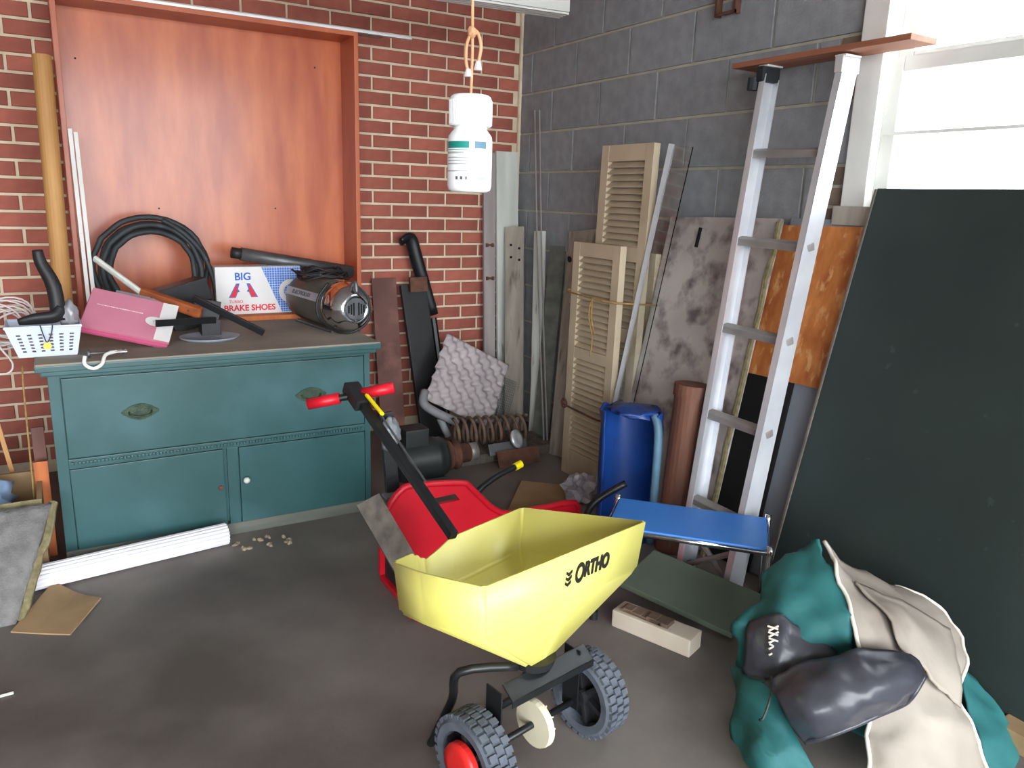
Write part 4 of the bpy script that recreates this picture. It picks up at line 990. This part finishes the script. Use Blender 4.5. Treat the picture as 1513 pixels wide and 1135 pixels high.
obj('beige_lining', sheet(cvs, 8, .018, 10, 7.), m_canvas, tb, True, solid=.006)
for col_ in (0, 2): obj('hem', tube([wrinkle(p_, .018, 10, 7.)+V((-.002,-.003,.002)) for p_ in crv([r_[col_] for r_ in cvs], 8)], .005, 6), m_hem, tb, True)
obj('flap', sheet(G([[(1262,860,1.86),(1330,885,1.88),(1400,930,1.92)], [(1300,900,1.80),(1350,930,1.80),(1415,985,1.84)], [(1335,960,1.77),(1375,1000,1.76),(1420,1050,1.80)]]), 6, .012, 12, 9.), m_canvas, tb, True, solid=.006)
obj('right_drape', sheet(G([[(1420,985,1.93),(1440,1000,1.95),(1450,1010,2.0)], [(1430,1050,1.86),(1465,1060,1.88),(1485,1065,1.95)], [(1450,1110,1.80),(1485,1110,1.82),(1503,1110,1.9)], [(1465,1170,1.76),(1495,1170,1.78),(1512,1165,1.86)]]), 6, .012, 12, 3.), m_tarp, tb, True, solid=.006)
lb = E('leather_bag', atD(1250,1030,1.70), 'crumpled black leather pouch with drawstring lying on the teal tarp', 'bag')
top_ = G([[(1128,1008,1.80),(1180,985,1.76),(1235,968,1.74),(1300,962,1.73),(1345,968,1.73)], [(1145,1030,1.75),(1195,1020,1.69),(1255,1005,1.66),(1320,1000,1.66),(1366,998,1.71)], [(1165,1060,1.72),(1205,1055,1.66),(1260,1045,1.64),(1315,1030,1.66),(1350,1025,1.70)], [(1190,1095,1.72),(1215,1090,1.69),(1255,1075,1.68),(1300,1055,1.69),(1335,1040,1.72)]])
obj('pouch_front', sheet(top_, 6, .012, 14, 5.), m_leather, lb, True, solid=.004)
obj('pouch_body', sheet([[p_+(ray(1250,1030))*(.03+.03*(0<i<4)*(0<j<3)) for i, p_ in enumerate(r_)] for j, r_ in enumerate(top_)], 6), m_leather, lb, True, solid=.004)
obj('pouch_seam', tube([r_ for r_ in [top_[3][0], top_[3][1], top_[3][2], top_[3][3], top_[3][4], top_[2][4], top_[1][4]]], .007, 8, sm=5), m_leather, lb, True)
bt = E('black_boot', atD(1150,960,1.88), 'dark leather boot-like bag with lacing tucked in the teal tarp', 'bag')
obj('upper', sheet(G([[(1112,915,1.92),(1140,908,1.86),(1180,925,1.84),(1215,945,1.83)], [(1100,955,1.90),(1140,955,1.83),(1185,965,1.81),(1230,970,1.81)], [(1100,1000,1.90),(1145,998,1.82),(1190,990,1.80),(1235,985,1.80)]]), 6, .015, 14, 8.), m_leather, bt, True, solid=.006)
b = NB()
for i in range(5): tube([atD(1134+i*1, 925+i*9, 1.835), atD(1150, 930+i*9, 1.825)], .0025, 6, bm=b); tube([atD(1150,925+i*9,1.835), atD(1136,932+i*9,1.825)], .0025, 6, bm=b)
obj('lacing', b, m_hem, bt)
obj('drawstring', tube([atD(1140,1000,1.78), atD(1138,1030,1.75), atD(1128,1060,1.74), atD(1122,1064,1.735)], .003, 6, sm=5), m_black, lb)
obj('tan_cushion', lathe([(.001,-.02),(.07,-.02),(.085,-.008),(.085,.008),(.07,.02),(.001,.02)], Matrix.Translation((-.62,-2.60,.235)) @ Matrix.Rotation(R(62),4,'Y') @ Matrix.Rotation(R(20),4,'X'), 28, cap=False), m_card, smooth=True, label='round tan cushion propped behind the teal tarp', cat='cushion')
wq = onZ(1500,1072,.03)
obj('wood_offcut', bx(wq.x-.06, wq.x+.025, wq.y-.14, wq.y+.02, 0, .05, .003), m_card, label='small tan wood offcut on the floor beside the tarp', cat='offcut')

# ================================================================== HANGING BOTTLE, LAMP
bc = atD(694.5, 213, 1.0)
hbt = E('pill_bottle', bc, 'white plastic pill bottle hanging on a string', 'bottle')
zt = atD(695,142,1.0).z; zb = atD(695,284,1.0).z; Hh = zt-zb; MBt = Matrix.Translation((bc.x, bc.y, zb))
k = Hh/.128
body = obj('body', lathe([(r_*k, z*k) for r_, z in ((.001,0),(.024,0),(.029,.003),(.0305,.009),(.0305,.068),(.0295,.074),(.025,.080),(.0225,.083),(.0225,.090))], MBt, 40, cap=False), m_bottle, hbt, True)
cp_ = obj('cap', lathe([(r_*k, z*k) for r_, z in ((.022,.086),(.0285,.087),(.0285,.121),(.027,.125),(.024,.127),(.001,.1275))], MBt, 48, cap=False), m_bottle, hbt, False)
b = NB()
for j in range(48):
    a = 2*math.pi*j/48; bx(-.0007, .0007, -.0007, .0007, .089*k, .120*k, bm=b, Mx=MBt @ Matrix.Rotation(a,4,'Z') @ Matrix.Translation((.0287*k,0,0)))
obj('cap_ribs', b, m_bottle, cp_, kind='stuff')
va = math.atan2(CAM.y-bc.y, CAM.x-bc.x)
def patch(a0_, a1_, z0, z1, mat, nm, r_=.0307):
    b = NB(); n_ = 14
    vv = [[b.verts.new(MBt @ V((r_*k*math.cos(va+R(a)), r_*k*math.sin(va+R(a)), z*k))) for a in [a0_+(a1_-a0_)*i/n_ for i in range(n_+1)]] for z in (z0, z1)]
    for i in range(n_): b.faces.new((vv[0][i], vv[0][i+1], vv[1][i+1], vv[1][i]))
    return obj(nm, b, mat, body, auto=False)
patch(-75, -2, .057, .066, m_gink, 'label_band'); patch(12, 45, .057, .066, m_bluerim, 'label_band')
patch(-75, -2, .0545, .0555, m_gink, 'label_line'); patch(-75, -15, .050, .0525, m_greyink, 'label_line')
for z in (.044,.040,.036): patch(-72, -3, z, z+.0016, m_greyink, 'label_line')
patch(-75, -3, .0265, .0283, m_greyink, 'label_line'); patch(18, 42, .0268, .0280, m_greyink, 'label_line')
for a in (-38,-25,-12): patch(a, a+7, .016, .0205, m_steel, 'label_symbol')
patch(20, 42, .0160, .0205, m_greyink, 'label_symbol')
for a in range(20, 44, 3): pass
st = [V((bc.x, bc.y, zt-.002)), V((bc.x+.001, bc.y, zt+.05)), V((bc.x, bc.y, zt+.11)), V((bc.x, bc.y, CEIL))]
sg = E('string', (bc.x, bc.y, zt), 'thin tan string hanging from the ceiling with knotted loops and frayed ends', 'string')
obj('line', tube(st, .0019, 8), m_string, sg)
kx = RIGHT
zk = lambda v: atD(695, v, 1.0).z
obj('knot', blob((bc.x,bc.y,zk(55)), (.006,.006,.007), 1, .4), m_string, sg, True)
obj('loop', tube([V((bc.x,bc.y,zk(52)))+kx*.001, V((bc.x,bc.y,zk(70)))-kx*.006, V((bc.x,bc.y,zk(95)))-kx*.007, V((bc.x,bc.y,zk(112)))-kx*.003], .0022, 8, sm=5), m_string, sg, True)
tl_ = [V((bc.x,bc.y,zk(52))), V((bc.x,bc.y,zk(56)))+kx*.007, V((bc.x,bc.y,zk(75)))+kx*.0115, V((bc.x,bc.y,zk(100)))+kx*.008]
obj('tail', tube(tl_, .0022, 8, sm=5), m_string, sg, True)
obj('tassel', tube([V((bc.x,bc.y,zk(95)))+kx*.0085, V((bc.x,bc.y,zk(108)))+kx*.008], [.003,.0055], 8), m_cord, sg)
obj('tassel', tube([V((bc.x,bc.y,zk(106)))-kx*.004, V((bc.x,bc.y,zk(117)))-kx*.004], [.003,.0055], 8), m_cord, sg)
# lamp fixture near the corner
l0, l1 = onZ(715,-1,2.04), onZ(842,18,2.04); ld_ = (l1-l0).normalized(); pv = V((-ld_.y, ld_.x, 0))
ML = FR(l1-ld_*1.25, ld_, pv)
zs = 1 if (ML.to_3x3() @ V((0,0,1))).z > 0 else -1
lf = E('ceiling_fixture', l1-ld_*.6, 'white ridged metal light fixture hanging below the ceiling near the corner', 'light fixture')
obj('housing', bx(0, 1.25, .0, .11, 0, zs*.05, .006, Mx=ML), m_white, lf)
b = NB()
for i in range(4): bx(0, 1.253, .012+i*.026, .024+i*.026, -zs*.008, zs*.002, .002, b, ML)
obj('ridges', b, m_white, lf)
for t in (.25, 1.0):
    p_ = ML @ V((t, .055, zs*.05)); obj('hanger', tube([p_, V((p_.x,p_.y,CEIL))], .003, 6), m_wire, lf)
